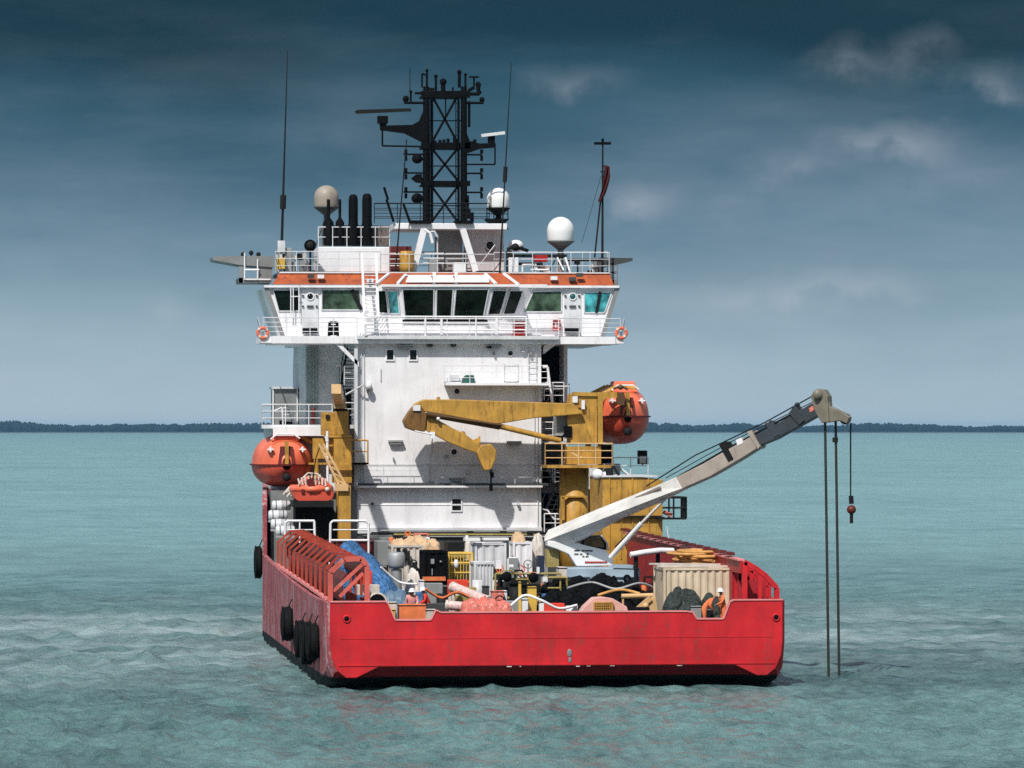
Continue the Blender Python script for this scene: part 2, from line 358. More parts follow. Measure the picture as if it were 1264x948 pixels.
# sunlit puffs of cumulus beyond the bank: (px, py, half width, half height, strength)
n2 = N(nt, 'ShaderNodeTexNoise'); n2.inputs['Scale'].default_value = 90; n2.inputs['Detail'].default_value = 8; n2.inputs['Roughness'].default_value = .6
L(tc.outputs['Generated'], n2.inputs['Vector'])
n4 = N(nt, 'ShaderNodeTexNoise'); n4.inputs['Scale'].default_value = 45; n4.inputs['Detail'].default_value = 4
L(tc.outputs['Generated'], n4.inputs['Vector'])
aw = M('ADD', az, M('MULTIPLY', M('SUBTRACT', n2.outputs[0], .5), .9)); ew = M('ADD', el, M('MULTIPLY', M('SUBTRACT', n4.outputs[0], .5), .55))
ew = M('ADD', ew, M('MULTIPLY', M('SUBTRACT', n2.outputs[0], .5), .35))
tot = None
for px, py, hw, hh, st in [(1045, 72, 38, 18, .30), (1140, 64, 42, 18, .28), (1090, 84, 80, 14, .14), (1225, 100, 46, 15, .30), (1100, 176, 80, 20, .60), (1250, 120, 30, 14, .3), (980, 205, 70, 20, .34), (790, 247, 45, 18, .5), (710, 98, 60, 18, .3), (1000, 360, 110, 16, .50),
                         (1090, 350, 60, 18, .25), (210, 378, 40, 14, .35), (880, 365, 60, 18, .2), (940, 240, 200, 30, .12), (430, 165, 110, 40, .1), (1200, 215, 120, 40, .16), (-160, 140, 120, 26, .4), (1500, 160, 140, 30, .4)]:
    a0 = math.degrees(TH) + math.degrees(math.atan((px - 632) / F)); e0 = math.degrees((HOR - py) / F)
    hw = math.degrees(hw / F) * 1.5; hh = math.degrees(hh / F) * 1.7
    u = M('DIVIDE', M('SUBTRACT', aw, a0), hw); v = M('DIVIDE', M('SUBTRACT', ew, e0), hh)
    d = M('SQRT', M('ADD', M('MULTIPLY', u, u), M('MULTIPLY', v, v)))
    m = M('MULTIPLY', M('POWER', M('SUBTRACT', 1, d, clamp=True), 1.35), st * .62)
    tot = m if tot is None else M('ADD', tot, m)
n6 = N(nt, 'ShaderNodeTexNoise'); n6.inputs['Scale'].default_value = 11; n6.inputs['Detail'].default_value = 7; n6.inputs['Roughness'].default_value = .62
mp6 = N(nt, 'ShaderNodeMapping'); mp6.inputs['Scale'].default_value = (1, 1, 4.5); L(tc.outputs['Generated'], mp6.inputs[0]); L(mp6.outputs[0], n6.inputs['Vector'])
veil = M('MULTIPLY', M('SUBTRACT', n6.outputs[0], .44, clamp=True), .95)
veil = M('MULTIPLY', veil, M('DIVIDE', M('SUBTRACT', 6.5, el, clamp=False), 6.5, clamp=True))
tot = M('MULTIPLY', tot, M('ADD', -.35, M('MULTIPLY', n2.outputs[0], 2.6)), clamp=True)
cl = N(nt, 'ShaderNodeMixRGB'); tot = M('ADD', tot, veil, clamp=True); cl.inputs[2].default_value = c4([v / SKYS for v in srgb(186, 194, 208)]); L(tot, cl.inputs[0]); L(nh.outputs[0], cl.inputs[1])
L(cl.outputs[0], bg.inputs['Color'])
S.view_settings.view_transform = 'Standard'; S.view_settings.look = 'None'; S.view_settings.exposure = 0; S.view_settings.gamma = 1
S.cycles.use_denoising = False
S.cycles.sample_clamp_indirect = 1.5; S.cycles.sample_clamp_direct = 2.5; S.cycles.max_bounces = 6; S.cycles.volume_bounces = 0; S.cycles.caustics_reflective = False; S.cycles.caustics_refractive = False

# ================================================================== sea
def sea():
    rng = np.random.default_rng(3)
    ang = np.concatenate([np.linspace(-180, -25, 26), np.linspace(-22, -9.6, 18), np.linspace(-9, 9, 440), np.linspace(9.6, 22, 18), np.linspace(25, 180, 26)[:-1]])
    r = [0.0, 30.0, 60.0, 90.0, 110.0]
    d = 120.0
    while d < 16000:
        r.append(d); d += max(.26, d * d / 130000.) if d < 1500 else d * .012
    r += [17500., 19500.]
    r = np.array(r); nr, na = len(r), len(ang)
    A = np.radians(ang) + TH
    X = CAM.x + r[:, None] * np.sin(A)[None, :]; Y = CAM.y + r[:, None] * np.cos(A)[None, :]
    sp = np.gradient(r)[:, None] * np.ones((1, na)); asp = r[:, None] * np.gradient(np.radians(ang))[None, :]
    sp = np.maximum(sp, np.abs(asp))
    Z = np.zeros_like(X); DX = np.zeros_like(X); DY = np.zeros_like(X)
    # patches of rougher and smoother water
    pat = np.zeros_like(X)
    for k in range(10):
        th = rng.uniform(0, 6.28); lam = rng.uniform(40, 160); ph = rng.uniform(0, 6.28)
        pat += np.sin((X * np.cos(th) * .45 + Y * np.sin(th)) * 2 * np.pi / lam + ph)
    pat = 1 + .13 * pat
    for k in range(110):
        lam = .40 * (3.6 / .40) ** rng.uniform(0, 1) ** 1.1; th = R(200) + rng.normal(0, .9); ph = rng.uniform(0, 6.28)
        amp = .0175 * lam ** .50 * rng.uniform(.4, 1.2)
        kx, ky = np.cos(th) * 2 * np.pi / lam, np.sin(th) * 2 * np.pi / lam
        fade = np.clip(lam / (sp * 2.6) - 1, 0, 1)
        arg = kx * X + ky * Y + ph
        Z += amp * fade * pat * np.sin(arg)
        DX += amp * .8 * fade * np.cos(arg) * np.cos(th); DY += amp * .8 * fade * np.cos(arg) * np.sin(th)
    X = X + DX; Y = Y + DY
    vs = np.stack([X, Y, Z], -1).reshape(-1, 3)
    i = np.arange(nr - 1)[:, None] * na; j = np.arange(na)[None, :]; j2 = (j + 1) % na
    q = np.stack([i + j, i + j2, i + na + j2, i + na + j], -1).reshape(-1, 4)[:, ::-1]
    me = bpy.data.meshes.new('sea'); me.vertices.add(len(vs)); me.vertices.foreach_set('co', vs.astype(np.float32).ravel())
    me.loops.add(q.size); me.loops.foreach_set('vertex_index', q.astype(np.int32).ravel())
    me.polygons.add(len(q)); me.polygons.foreach_set('loop_start', np.arange(len(q), dtype=np.int32) * 4)
    me.update(calc_edges=True); me.validate(); me.polygons.foreach_set('use_smooth', [True] * len(me.polygons))
    m, nt, b = mat_new('sea_water'); L = nt.links.new
    tc = N(nt, 'ShaderNodeTexCoord'); 
    def noi(sc, sy, det, ro=.6):
        mp = N(nt, 'ShaderNodeMapping'); mp.inputs['Scale'].default_value = (sc, sc * sy, sc); L(tc.outputs['Object'], mp.inputs[0])
        n = N(nt, 'ShaderNodeTexNoise'); n.inputs['Scale'].default_value = 1; n.inputs['Detail'].default_value = det; n.inputs['Roughness'].default_value = ro; L(mp.outputs[0], n.inputs['Vector']); return n.outputs[0]
    big = noi(.012, .4, 4); mid = noi(.35, .45, 7, .68); fine = noi(2.6, .7, 6, .75); patch = noi(.022, .35, 9, .72); bands = noi(.006, 2.2, 4, .6)
    sxyz = N(nt, 'ShaderNodeSeparateXYZ'); L(tc.outputs['Object'], sxyz.inputs[0])
    def MR(v, a, b_, c_, d_, st='SMOOTHSTEP'):
        n = N(nt, 'ShaderNodeMapRange'); n.interpolation_type = st
        for i, x in zip((1, 2, 3, 4), (a, b_, c_, d_)): n.inputs[i].default_value = x
        L(v, n.inputs[0]); return n.outputs[0]
    def MM(op, a, b_):
        n = N(nt, 'ShaderNodeMath', operation=op)
        for i, v in enumerate((a, b_)):
            if isinstance(v, (int, float)): n.inputs[i].default_value = v
            else: L(v, n.inputs[i])
        return n.outputs[0]
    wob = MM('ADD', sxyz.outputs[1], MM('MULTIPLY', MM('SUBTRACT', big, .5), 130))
    silt = MR(wob, -25, 330, 0, 1)                        # sea's brightening with distance, painted into the base colour
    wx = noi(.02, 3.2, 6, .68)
    wash = MM('MULTIPLY', MM('MULTIPLY', MR(wob, -6, 26, 0, 1), MR(wob, 48, 105, 1, 0)), MR(wx, .38, .62, 0, 1))   # pale colour wash painted for sky reflected off calm slicks
    fle = noi(1.3, .5, 8, .85); bl = noi(.16, .5, 6, .7)
    cm = N(nt, 'ShaderNodeMath', operation='MULTIPLY_ADD'); cm.inputs[1].default_value = .65; L(patch, cm.inputs[0]); cmb = N(nt, 'ShaderNodeMath', operation='MULTIPLY'); cmb.inputs[1].default_value = .35; L(bands, cmb.inputs[0]); L(cmb.outputs[0], cm.inputs[2])
    r = N(nt, 'ShaderNodeValToRGB'); r.color_ramp.elements[0].position = .43; r.color_ramp.elements[0].color = (.036, .084, .086, 1)
    r.color_ramp.elements[1].position = .57; r.color_ramp.elements[1].color = (.17, .31, .305, 1)
    mixn = MM('ADD', MM('MULTIPLY', cm.outputs[0], .4), MM('ADD', MM('MULTIPLY', fle, .3), MM('MULTIPLY', bl, .3))); L(mixn, r.inputs[0])
    r2 = N(nt, 'ShaderNodeValToRGB'); r2.color_ramp.elements[0].position = .43; r2.color_ramp.elements[0].color = (.16, .31, .31, 1); r2.color_ramp.elements[1].position = .57; r2.color_ramp.elements[1].color = (.28, .52, .51, 1); L(mixn, r2.inputs[0])
    m1 = N(nt, 'ShaderNodeMixRGB'); L(silt, m1.inputs[0]); L(r.outputs[0], m1.inputs[1]); L(r2.outputs[0], m1.inputs[2])
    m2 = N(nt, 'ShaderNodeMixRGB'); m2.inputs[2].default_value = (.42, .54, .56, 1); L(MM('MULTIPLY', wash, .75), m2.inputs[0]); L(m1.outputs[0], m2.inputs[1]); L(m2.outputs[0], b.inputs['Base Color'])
    big2 = noi(.06, .5, 4)
    b3 = N(nt, 'ShaderNodeBump'); b3.inputs['Distance'].default_value = 2.0; b3.inputs['Strength'].default_value = .5; L(big2, b3.inputs['Height'])
    b.inputs['IOR'].default_value = 1.33; b.inputs['Roughness'].default_value = .14
    bp = N(nt, 'ShaderNodeBump'); bp.inputs['Distance'].default_value = .8; 
    mr = N(nt, 'ShaderNodeMapRange'); mr.inputs[1].default_value = .35; mr.inputs[2].default_value = .65; mr.inputs[3].default_value = .25; mr.inputs[4].default_value = 1.0; L(patch, mr.inputs[0]); L(mr.outputs[0], bp.inputs['Strength'])
    L(mid, bp.inputs['Height']); L(b3.outputs[0], bp.inputs['Normal'])
    bp2 = N(nt, 'ShaderNodeBump'); bp2.inputs['Distance'].default_value = .36; bp2.inputs['Strength'].default_value = .8; L(fine, bp2.inputs['Height']); L(bp.outputs[0], bp2.inputs['Normal'])
    L(bp2.outputs[0], b.inputs['Normal'])
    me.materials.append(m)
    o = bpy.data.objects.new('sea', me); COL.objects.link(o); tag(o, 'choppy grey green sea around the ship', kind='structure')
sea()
# ================================================================== far shore with its forest
SHD = 14000
def shore():
    b = MB(); f = MB()
    rng = random.Random(5)
    n = 900; ring = []
    for i in range(n + 1):
        a = TH + R(-14 + 28 * i / n); dd = SHD + 260 * mnoise.noise(Vector((i * .02, 3, 0)))
        ring.append((a, dd))
    vs = []; 
    for a, dd in ring:
        for q, z in ((0, -1), (60, 1.0), (400, 1.5), (1600, 3)): vs.append((CAM.x + (dd + q) * math.sin(a), CAM.y + (dd + q) * math.cos(a), z))
    b.add(vs, [(i * 4 + k, (i + 1) * 4 + k, (i + 1) * 4 + k + 1, i * 4 + k + 1) for i in range(n) for k in range(3)])
    b.build('shore', paint('mud_shore', (.10, .09, .07), wear=.2, scale=.02, streak=False), kind='structure', label='low shore along the horizon')
    # forest: thousands of small crowns, each a lumpy cone of faces, standing on the shore
    for k in range(5200):
        a = TH + R(rng.uniform(-13.5, 13.5)); dd = SHD + 330 + rng.uniform(0, 420)
        lump = mnoise.fractal(Vector((a * 60, 1.5, 0)), .8, 2.2, 4)
        h = (29 + 11 * lump) * rng.uniform(.72, 1.12); rr = rng.uniform(7, 15)
        c = Vector((CAM.x + dd * math.sin(a), CAM.y + dd * math.cos(a), 0)); m = 6; vv = []
        for z, q in ((3, .85), (h * .55, 1.0), (h * .85, .65), (h, .12)):
            for i in range(m):
                t = 2 * math.pi * i / m; j = q * rr * rng.uniform(.75, 1.2); vv.append(c + Vector((j * math.cos(t), j * math.sin(t), z * rng.uniform(.93, 1.05))))
        f.add(vv, [(u * m + i, u * m + (i + 1) % m, (u + 1) * m + (i + 1) % m, (u + 1) * m + i) for u in range(3) for i in range(m)])
    f.build('far_forest', paint('mangrove_foliage', (.012, .024, .020), wear=.2, wearcol=(.02, .035, .025), spec=.1, scale=.02, streak=False, rough=.9), kind='stuff', label='dark mangrove forest along the far shore', fix=False)
shore()
# sea air
hz = MB(); hz.box(-21000, 21000, -20500, 20500, -6, 40)
hm = bpy.data.materials.new('sea_haze'); hm.use_nodes = True; t = hm.node_tree; t.nodes.clear()
ho = t.nodes.new('ShaderNodeOutputMaterial'); hv = t.nodes.new('ShaderNodeVolumePrincipled'); t.links.new(hv.outputs[0], ho.inputs['Volume'])
hv.inputs['Color'].default_value = (.26, .56, .88, 1); hv.inputs['Density'].default_value = 2.5e-5; hv.inputs['Anisotropy'].default_value = 0
HAZE = hz.build('haze', hm, kind='stuff', label='thin sea haze over the whole bay')
# ================================================================== the ship
SHIP = root('supply_ship', (0, 30, 0), 'red hulled offshore supply ship with white bridge tower, lying at anchor stern on', 'ship')
DK = 2.5                                             # working deck height
# ---- hull shell
def section(b, zb, rec, sh):
    # half section: centre bottom -> recess edge -> skeg -> bilge -> side -> sheer -> inside of bulwark -> deck
    return [(0, zb), (b * .79, zb), (b * .885, zb - rec), (b * .93, zb - rec), (b * .968, zb + .12 - rec * .6), (b * .993, zb + .55 - rec * .3), (b, 2.0), (b, sh), (b - .22, sh), (b - .22, DK), (0, DK)]
st = [(.05, 9.95, .97, .45, 3.8), (.18, 10.06, .85, .40, 3.8), (.42, 10.12, .58, .3, 3.8), (.8, 10.15, .32, .2, 3.8), (3, 10.15, -.1, .15, 3.8), (7, 10.15, -1, .1, 3.78), (12, 10.15, -2.4, 0, 3.8), (24, 10.12, -3, 0, 4.0), (36, 10.1, -3, 0, 4.3), (45, 10.1, -3, 0, 4.6)]
def hull_side(sgn):
    h = MB(); n = 11; vs = []
    for y, b, zb, rec, sh in st: vs += [(sgn * x, y, z) for x, z in section(b, zb, rec, sh)]
    h.add(vs, [(k * n + i, k * n + i + 1, (k + 1) * n + i + 1, (k + 1) * n + i) for k in range(len(st) - 1) for i in (4, 5, 6, 7, 8)])
    return h
def hull_bottom():
    h = MB(); n = 5; vs = []
    for sgn in (-1, 1):
        o = len(vs)
        for y, b, zb, rec, sh in st: vs += [(sgn * x, y, z) for x, z in section(b, zb, rec, sh)[:n]]
        h.add(vs[o:], [(k * n + i, k * n + i + 1, (k + 1) * n + i + 1, (k + 1) * n + i) for k in range(len(st) - 1) for i in range(n - 1)])
    return h
hp = hull_side(-1)
hp.build('hull_side', FADED, SHIP, label='port side plating, scuffed and faded pink')
hull_side(1).build('hull_side', RED, SHIP)
hull_bottom().build('hull_bottom', BOOT, SHIP)
d = MB(); d.box(-9.75, 9.75, .3, 45.5, DK - .1, DK + .02); d.box(-8.9, 8.9, 45.5, 60, DK - .1, DK + .018); d.build('working_deck', DECK, SHIP)
# forebody: raised forecastle sides and bow
fb = MB(); fst = [(45, 10, 4.6, 8.0), (45.6, 10, 4.6, 8.0), (58, 10, 4.6, 8.2), (66, 8.0, 4.6, 8.8), (73, 5.6, 4.6, 9.5), (79, .5, 4.6, 10.2)]
vs = []
for y, b, z0, z1 in [(61, 9.1, 4.6, 8.2)] + fst[3:]: vs += [(-b, y, -3), (-b, y, 4.6), (-b, y, z1), (b, y, z1), (b, y, 4.6), (b * .98, y, -3)]
fb.add(vs, [(k * 6 + i, k * 6 + (i + 1) % 6, (k + 1) * 6 + (i + 1) % 6, (k + 1) * 6 + i) for k in range(3) for i in range(6)] + [(0, 1, 2, 3, 4, 5)])
fb.build('forebody', FADED, SHIP)
for sg in (-1, 1):
    fb = MB(); fb.prism([(sg * 10.1, 45, -3), (sg * 9.1, 61, -3), (sg * 9.1, 61, 8.2), (sg * 10.02, 46.2, 8.0), (sg * 10.1, 45, 7.2)], (-sg * .25, 0, 0)); fb.build('forecastle_side', FADED, SHIP)
# ---- transom plate with its bulwark and the two notches
def X0(px): return PX(px, -.05)
def Z0(py): return PZ(700, py, -.05)
tp = [(X0(412), .95 - .45), (X0(428), .62 - .35), (-9.05, .36), (-8.75, .42), (-8.35, .98), (8.35, .98), (8.75, .42), (9.05, .36), (X0(945), .55 - .3), (9.6, .98), (9.72, 1.7), (9.72, 3.78)]
tp = [(-9.95, 2.0), (-9.88, 1.385), (-9.632, .82), (-9.253, .52), (-8.806, .52), (-7.86, .97), (-7.5, .975), (-6.6, .98), (6.6, .98), (7.5, .975), (7.86, .97), (8.806, .52), (9.253, .52), (9.632, .82), (9.88, 1.385), (9.95, 2.0), (9.95, 3.8),
      (X0(906), 3.8), (X0(901), 3.72), (X0(893), Z0(765.5)), (X0(860), Z0(765.5)), (X0(855), Z0(757)), (X0(847), Z0(756)), (X0(545), Z0(756)), (X0(538), Z0(753)), (X0(532), Z0(765)), (X0(488), Z0(765)), (X0(479), 3.72), (X0(476), 3.8), (-9.95, 3.8)]
t = MB(); t.prism([(x, -.06, z) for x, z in tp], (0, .16, 0)); TR = t.build('transom', RED, SHIP, bevel=.03)
# capping rail on the bulwark, sun-bleached
c = MB()
for a, b_ in zip(tp[16:-1], tp[17:]):
    c.bar((a[0], .02, a[1] + .03), (b_[0], .02, b_[1] + .03), .24, .06)
c.build('capping_rail', PINK, TR)
c = MB(); c.box(-9.5, 9.5, -.075, -.06, 2.20, 2.225); c.build('weld_seam', RED, TR)
c = MB(); c.box(-9.6, 9.6, -.09, -.06, 1.03, 1.09); c.build('weld_seam', RED, TR)
for px, py in ((428, 764), (958, 762)):
    c = MB(); a = P(px, py, -.07); c.torus(a, .14, .045, 'y', 16, 6); c.build('mooring_hole_rim', RED, TR)
for px, py in ((428, 764), (958, 762)):
    a = P(px, py, -.10); c = MB(); c.lathe([(0, 0), (.13, 0), (.13, .04)], a, 'y', 14); c.build('mooring_hole', BLACK, TR)
c = MB(); a = P(703, 806, -.07); c.ball(a, .11, sy=.3, sz=1.6); c.ball(a + Vector((.02, 0, -.3)), .07, sy=.3, sz=1.8); c.build('scrape_mark', GREY, TR)
rng = random.Random(11)
c = MB()                                              # bleached foam marks at the foot of the transom
for k in range(6):
    x = rng.uniform(-3, 5.4); c.box(x, x + rng.uniform(.06, .25), -.10, -.085, 1.0 - rng.uniform(.03, .05), 1.0 - rng.uniform(.0, .02))
c.build('salt_streaks', CREAM, TR)
# bulwark inner stiffeners on the transom
for i in range(26):
    x = -8.8 + i * .7
    if X0(479) - .2 < x < X0(538) + .2 or X0(852) - .2 < x < X0(902) + .2: continue
    c = MB(); c.prism([(x, .1, DK), (x, .1, 3.2), (x, .2, 3.2), (x, .6, DK)], (.02, 0, 0)); c.build('bulwark_bracket', INRED, TR)
# dark recess under the counter stern
# ---- rubbing strakes and side marks on the port side
s_ = MB()
for (ya, za), (yb, zb) in (((2.2, 2.55), (12.5, 2.60)), ((15.5, 2.9), (22.0, 3.0))):
    s_.bar((-10.06, ya, za), (-10.06, yb, zb), .12, .16)
s_.build('rubbing_strake', RUBBER, SHIP)
s_ = MB(); s_.bar((-10.05, 1, 1.35), (-10.05, 44, 1.5), .1, .12); s_.build('rubbing_strake', FADED, SHIP)
for y in (3.6, 14.2, 24, 33):
    s_ = MB(); s_.torus((-10.02, y, 3.2), .16, .05, 'x', 14, 6); s_.lathe([(0, 0), (.14, 0)], (-10.02, y, 3.2), 'x', 12); s_.build('fairlead', DKSTEEL, SHIP)
# ---- port cargo rail: arched frames over an inner plate
def arch_pts(y, sg=-1, dz=0.0):
    o = 0.0
    return [Vector((sg * 9.86, y, 3.8 + o)), Vector((sg * 9.86, y, 5.05 + dz)), Vector((sg * 9.25, y, 5.62 + dz)), Vector((sg * 8.5, y, 5.66 + dz)), Vector((sg * 8.25, y, 5.35 + dz)), Vector((sg * 8.25, y, DK))]
PRAIL = root('cargo_rail', (-9, 20, DK), None, None); PRAIL.parent = None
def grp(name, parent, label=None):
    o = bpy.data.objects.new(name, None); COL.objects.link(o); o.parent = parent; tag(o, label); return o
bpy.data.objects.remove(PRAIL)
PR = grp('cargo_rail', SHIP, 'port cargo rail of rusty red arches')
for i in range(13):
    y = 1.0 + i * 2.9; dz = .012 * y
    a = arch_pts(y, -1, dz); f = MB()
    for p, q in zip(a[:-1], a[1:]): f.bar(p, q, .11 if i else .22, .16 if i else .2, up=(0, 1, 0))
    f.build('arch_frame', FRAME if i else ENDF, PR)
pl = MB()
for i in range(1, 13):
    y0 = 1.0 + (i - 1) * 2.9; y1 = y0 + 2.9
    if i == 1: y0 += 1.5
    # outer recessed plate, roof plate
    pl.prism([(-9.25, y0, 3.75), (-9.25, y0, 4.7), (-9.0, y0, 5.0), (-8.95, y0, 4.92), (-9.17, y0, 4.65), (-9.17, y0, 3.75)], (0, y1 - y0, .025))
pl.build('rail_plate', RAILSHADE, PR)
# jagged lower coaming, bleached by the sun
cp = MB()
for i in range(20):
    y = 2.2 + i * 1.75; cp.box(-10.0, -9.80, y, y + 1.45, 3.78 + .014 * y, 3.90 + .014 * y)
cp.build('coaming', PINK, PR)
dg = MB()
for o in (0, .55): dg.bar((-9.72 + o * .5, 1.0, 4.25 - o * .45), (-8.42, 1.0, 5.45 - o * .75), .14, .13, up=(0, 1, 0))
dg.build('diagonal_brace', ENDF, PR)
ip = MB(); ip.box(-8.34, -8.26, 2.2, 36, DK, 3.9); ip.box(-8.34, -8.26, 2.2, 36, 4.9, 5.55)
ip.build('inner_plate', RAILSHADE, PR)
# ---- starboard cargo rail: arches sloping outboard, inner plate with openings
SR = grp('cargo_rail', SHIP, 'starboard cargo rail, red inner plating with openings')
def sb(y, k=1.0): dz = .010 * y; return [Vector((9.86, y, 3.8)), Vector((9.86, y, 4.3 + dz)), Vector((9.35, y, 4.85 + dz)), Vector((8.95, y, 5.15 + dz)), Vector((8.42, y, 5.45 + dz)), Vector((8.42, y, DK))]
for i in range(17):
    y = .9 + i * 2.15; a = sb(y); f = MB()
    for p, q in zip(a[:-1], a[1:]): f.bar(p, q, .22, .14 if i else .2, up=(0, 1, 0))
    if i < 2: f.bar((9.1, y, 5.0), (9.1, y, 3.8), .16, .14, up=(0, 1, 0)); f.bar((9.55, y, 4.6), (9.55, y, 3.8), .12, .1, up=(0, 1, 0))
    f.build('arch_frame', RED, SR)
pl = MB()
for i in range(1, 17):
    y0 = .9 + (i - 1) * 2.15; y1 = y0 + 2.15
    if i > 1: pl.prism([(9.5, y0, 3.75), (9.5, y0, 4.35), (9.2, y0, 4.7), (8.3, y0, 5.35), (8.3, y0, 5.27), (9.15, y0, 4.62), (9.42, y0, 4.3), (9.42, y0, 3.75)], (0, y1 - y0, .02))
pl.build('rail_plate', INRED, SR)
ip = MB()
for i in range(1, 17):
    y0 = .9 + (i - 1) * 2.15; y1 = y0 + 2.15; dz = .01 * y0
    ip.box(8.22, 8.30, y0, y1, DK, 3.5); ip.box(8.22, 8.30, y0, y1, 4.95 + dz, 5.5 + dz)
    if i > 1: ip.box(8.22, 8.30, y0, y1, 3.5, 4.95 + dz)
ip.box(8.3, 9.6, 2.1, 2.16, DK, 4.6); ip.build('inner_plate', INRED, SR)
cp = MB(); cp.bar((8.25, .9, 5.56), (8.25, 36, 5.92), .3, .08); cp.build('capping_rail', PINK, SR)
for i in range(16):                                   # black roller caps along the top of the rail
    y = 3 + i * 2.15; r_ = MB(); r_.box(8.05, 8.35, y, y + 1.3, 5.66 + .01 * y, 5.80 + .01 * y); r_.build('rail_cap', DKRED, SR)

# ================================================================== accommodation block
YT = 46.0
AC = grp('accommodation_block', SHIP)
xl = PX(441, YT); xr = PX(668, YT)
b = MB(); b.box(xl, xr, YT, 60, DK, 16.5); TW = b.build('tower', WHITE, SHIP)
b = MB(); b.box(PX(377, 50), xl - .01, 50, 60, 8.0, 16.5); SBK = b.build('side_block', GREYW, SHIP)
b = MB(); b.box(xr + .01, PX(696, 51), 51, 60, DK, 16.5); SBR = b.build('side_block', GREYW, SHIP)
b = MB(); b.box(PX(696, 49.0), PX(700.5, 49), 49.0, 60, 9.6, 16.4); b.build('edge_wall', WHITE, SHIP)
bpy.data.objects.remove(AC)
# horizontal mouldings and ledges across the tower
def ledge(px0, px1, py, th=.09, dep=.45, m=WHITE, Y=YT, par=None):
    a = P(px0, py, Y); c_ = P(px1, py, Y); l = MB(); l.box(a.x, c_.x, Y - dep, Y - .003, a.z - th, a.z); return l.build('ledge', m, par or TW)
ledge(548, 676, 473, .12, .8)
ledge(441, 692, 596.5, .14, .5, DGREY)
ledge(441, 668, 599.5, .10, .62, WHITE)
ledge(441, 668, 651.5, .3, .3, GREYW)
ledge(441, 668, 623, .03, .03, WHITE); ledge(441, 668, 574, .03, .03, GREYW)
ledge(470, 668, 418, .1, .1, WHITE)
for px0, px1, py in ((490, 509, 426.5), (600, 619, 426), (479, 497, 544.5), (625, 643, 545.5), (554, 573, 590)):
    a = P(px0, py, YT); c_ = P(px1, py, YT); l = MB(); l.box(a.x, c_.x, YT - .35, YT - .01, a.z - .05, a.z + .05); l.box(a.x + .1, c_.x - .1, YT - .3, YT - .05, a.z - .16, a.z - .05)
    l.build('flood_lamp', STEEL, TW)
# windows in the tower
def window(par, px0, py0, px1, py1, Y, gl=GBLACK, fr=WHITE, mull=0, hbar=0, fw=.07):
    a = P(px0, py1, Y); c_ = P(px1, py0, Y); fw_ = fw
    f = MB(); y0, y1 = Y - .07, Y - .003
    f.box(a.x - fw_, c_.x + fw_, y0, y1, a.z - fw_, a.z); f.box(a.x - fw_, c_.x + fw_, y0, y1, c_.z, c_.z + fw_)
    f.box(a.x - fw_, a.x, y0, y1, a.z, c_.z); f.box(c_.x, c_.x + fw_, y0, y1, a.z, c_.z)
    for k in range(mull): x = a.x + (c_.x - a.x) * (k + 1) / (mull + 1); f.box(x - .03, x + .03, y0 + .01, y1, a.z, c_.z)
    for k in range(hbar): z = a.z + (c_.z - a.z) * (k + 1) / (hbar + 1); f.box(a.x, c_.x, y0 + .01, y1, z - .04, z + .04)
    fo = f.build('window', fr, par)
    g = MB(); g.box(a.x, c_.x, Y - .03, Y - .006, a.z, c_.z); g.build('pane', gl, fo) if par.parent is None else g.build('glass_pane', gl, par)
    return fo
window(TW, 477.5, 432, 485.5, 444, YT); window(TW, 506, 432, 514, 444, YT)
window(TW, 558, 616, 569, 630, YT, hbar=1)
def porthole(par, px, py, r, Y, m=GBLACK, fr=WHITE):
    a = P(px, py, Y - .03); f = MB(); f.torus(a, r + .03, .035, 'y', 18, 6); o = f.build('porthole', fr, par)
    g = MB(); g.lathe([(0, -.01), (r, -.01), (r, .02)], a, 'y', 16); g.build('porthole_glass', m, par)
for px, py, r in ((630, 436, .13), (560.5, 558, .15), (564, 483, .14)): porthole(TW, px, py, r, YT)
# lower deck fixtures: dark half dome, lamp, small ladder, door outlines
a = P(578, 475, YT - .1); g = MB()
for k in range(1): g.prism([P(570, 474, YT - .25), P(571, 467, YT - .25), P(575, 463, YT - .25), P(585, 463, YT - .25), P(586, 474, YT - .25)], (0, .2, 0))
g.build('equipment_hood', paint('green_hood', (.02, .09, .08), wear=.1), TW)
g = MB(); g.pbox(556, 463, 567, 470, YT - .5, .4); g.pbox(549, 471, 569, 474.5, YT - .6, .5); g.tube(P(552, 474, YT - .5), P(552, 466, YT - .5), .03); g.build('lamp_bracket', GREYW, TW)
for px0, py0, px1, py1 in ((622, 450, 640, 471), (546, 500, 547, 545)):
    g = MB(); a = P(px0, py1, YT); c_ = P(px1, py0, YT)
    if px1 - px0 > 5:
        for q in ((a.x, a.x + .04, a.z, c_.z), (c_.x - .04, c_.x, a.z, c_.z), (a.x, c_.x, a.z, a.z + .04), (a.x, c_.x, c_.z - .04, c_.z)): g.box(q[0], q[1], YT - .05, YT - .004, q[2], q[3])
        g.build('door', GREYW, TW)
g = MB(); g.ladder(P(657, 472, YT - .15), P(657, 428, YT - .15), .42, r=.025); g.build('ladder', GREYW, TW)
g = MB(); g.ladder(P(667, 494, YT - .15), P(667, 474, YT - .15), .42, r=.025); g.build('ladder', GREYW, TW)
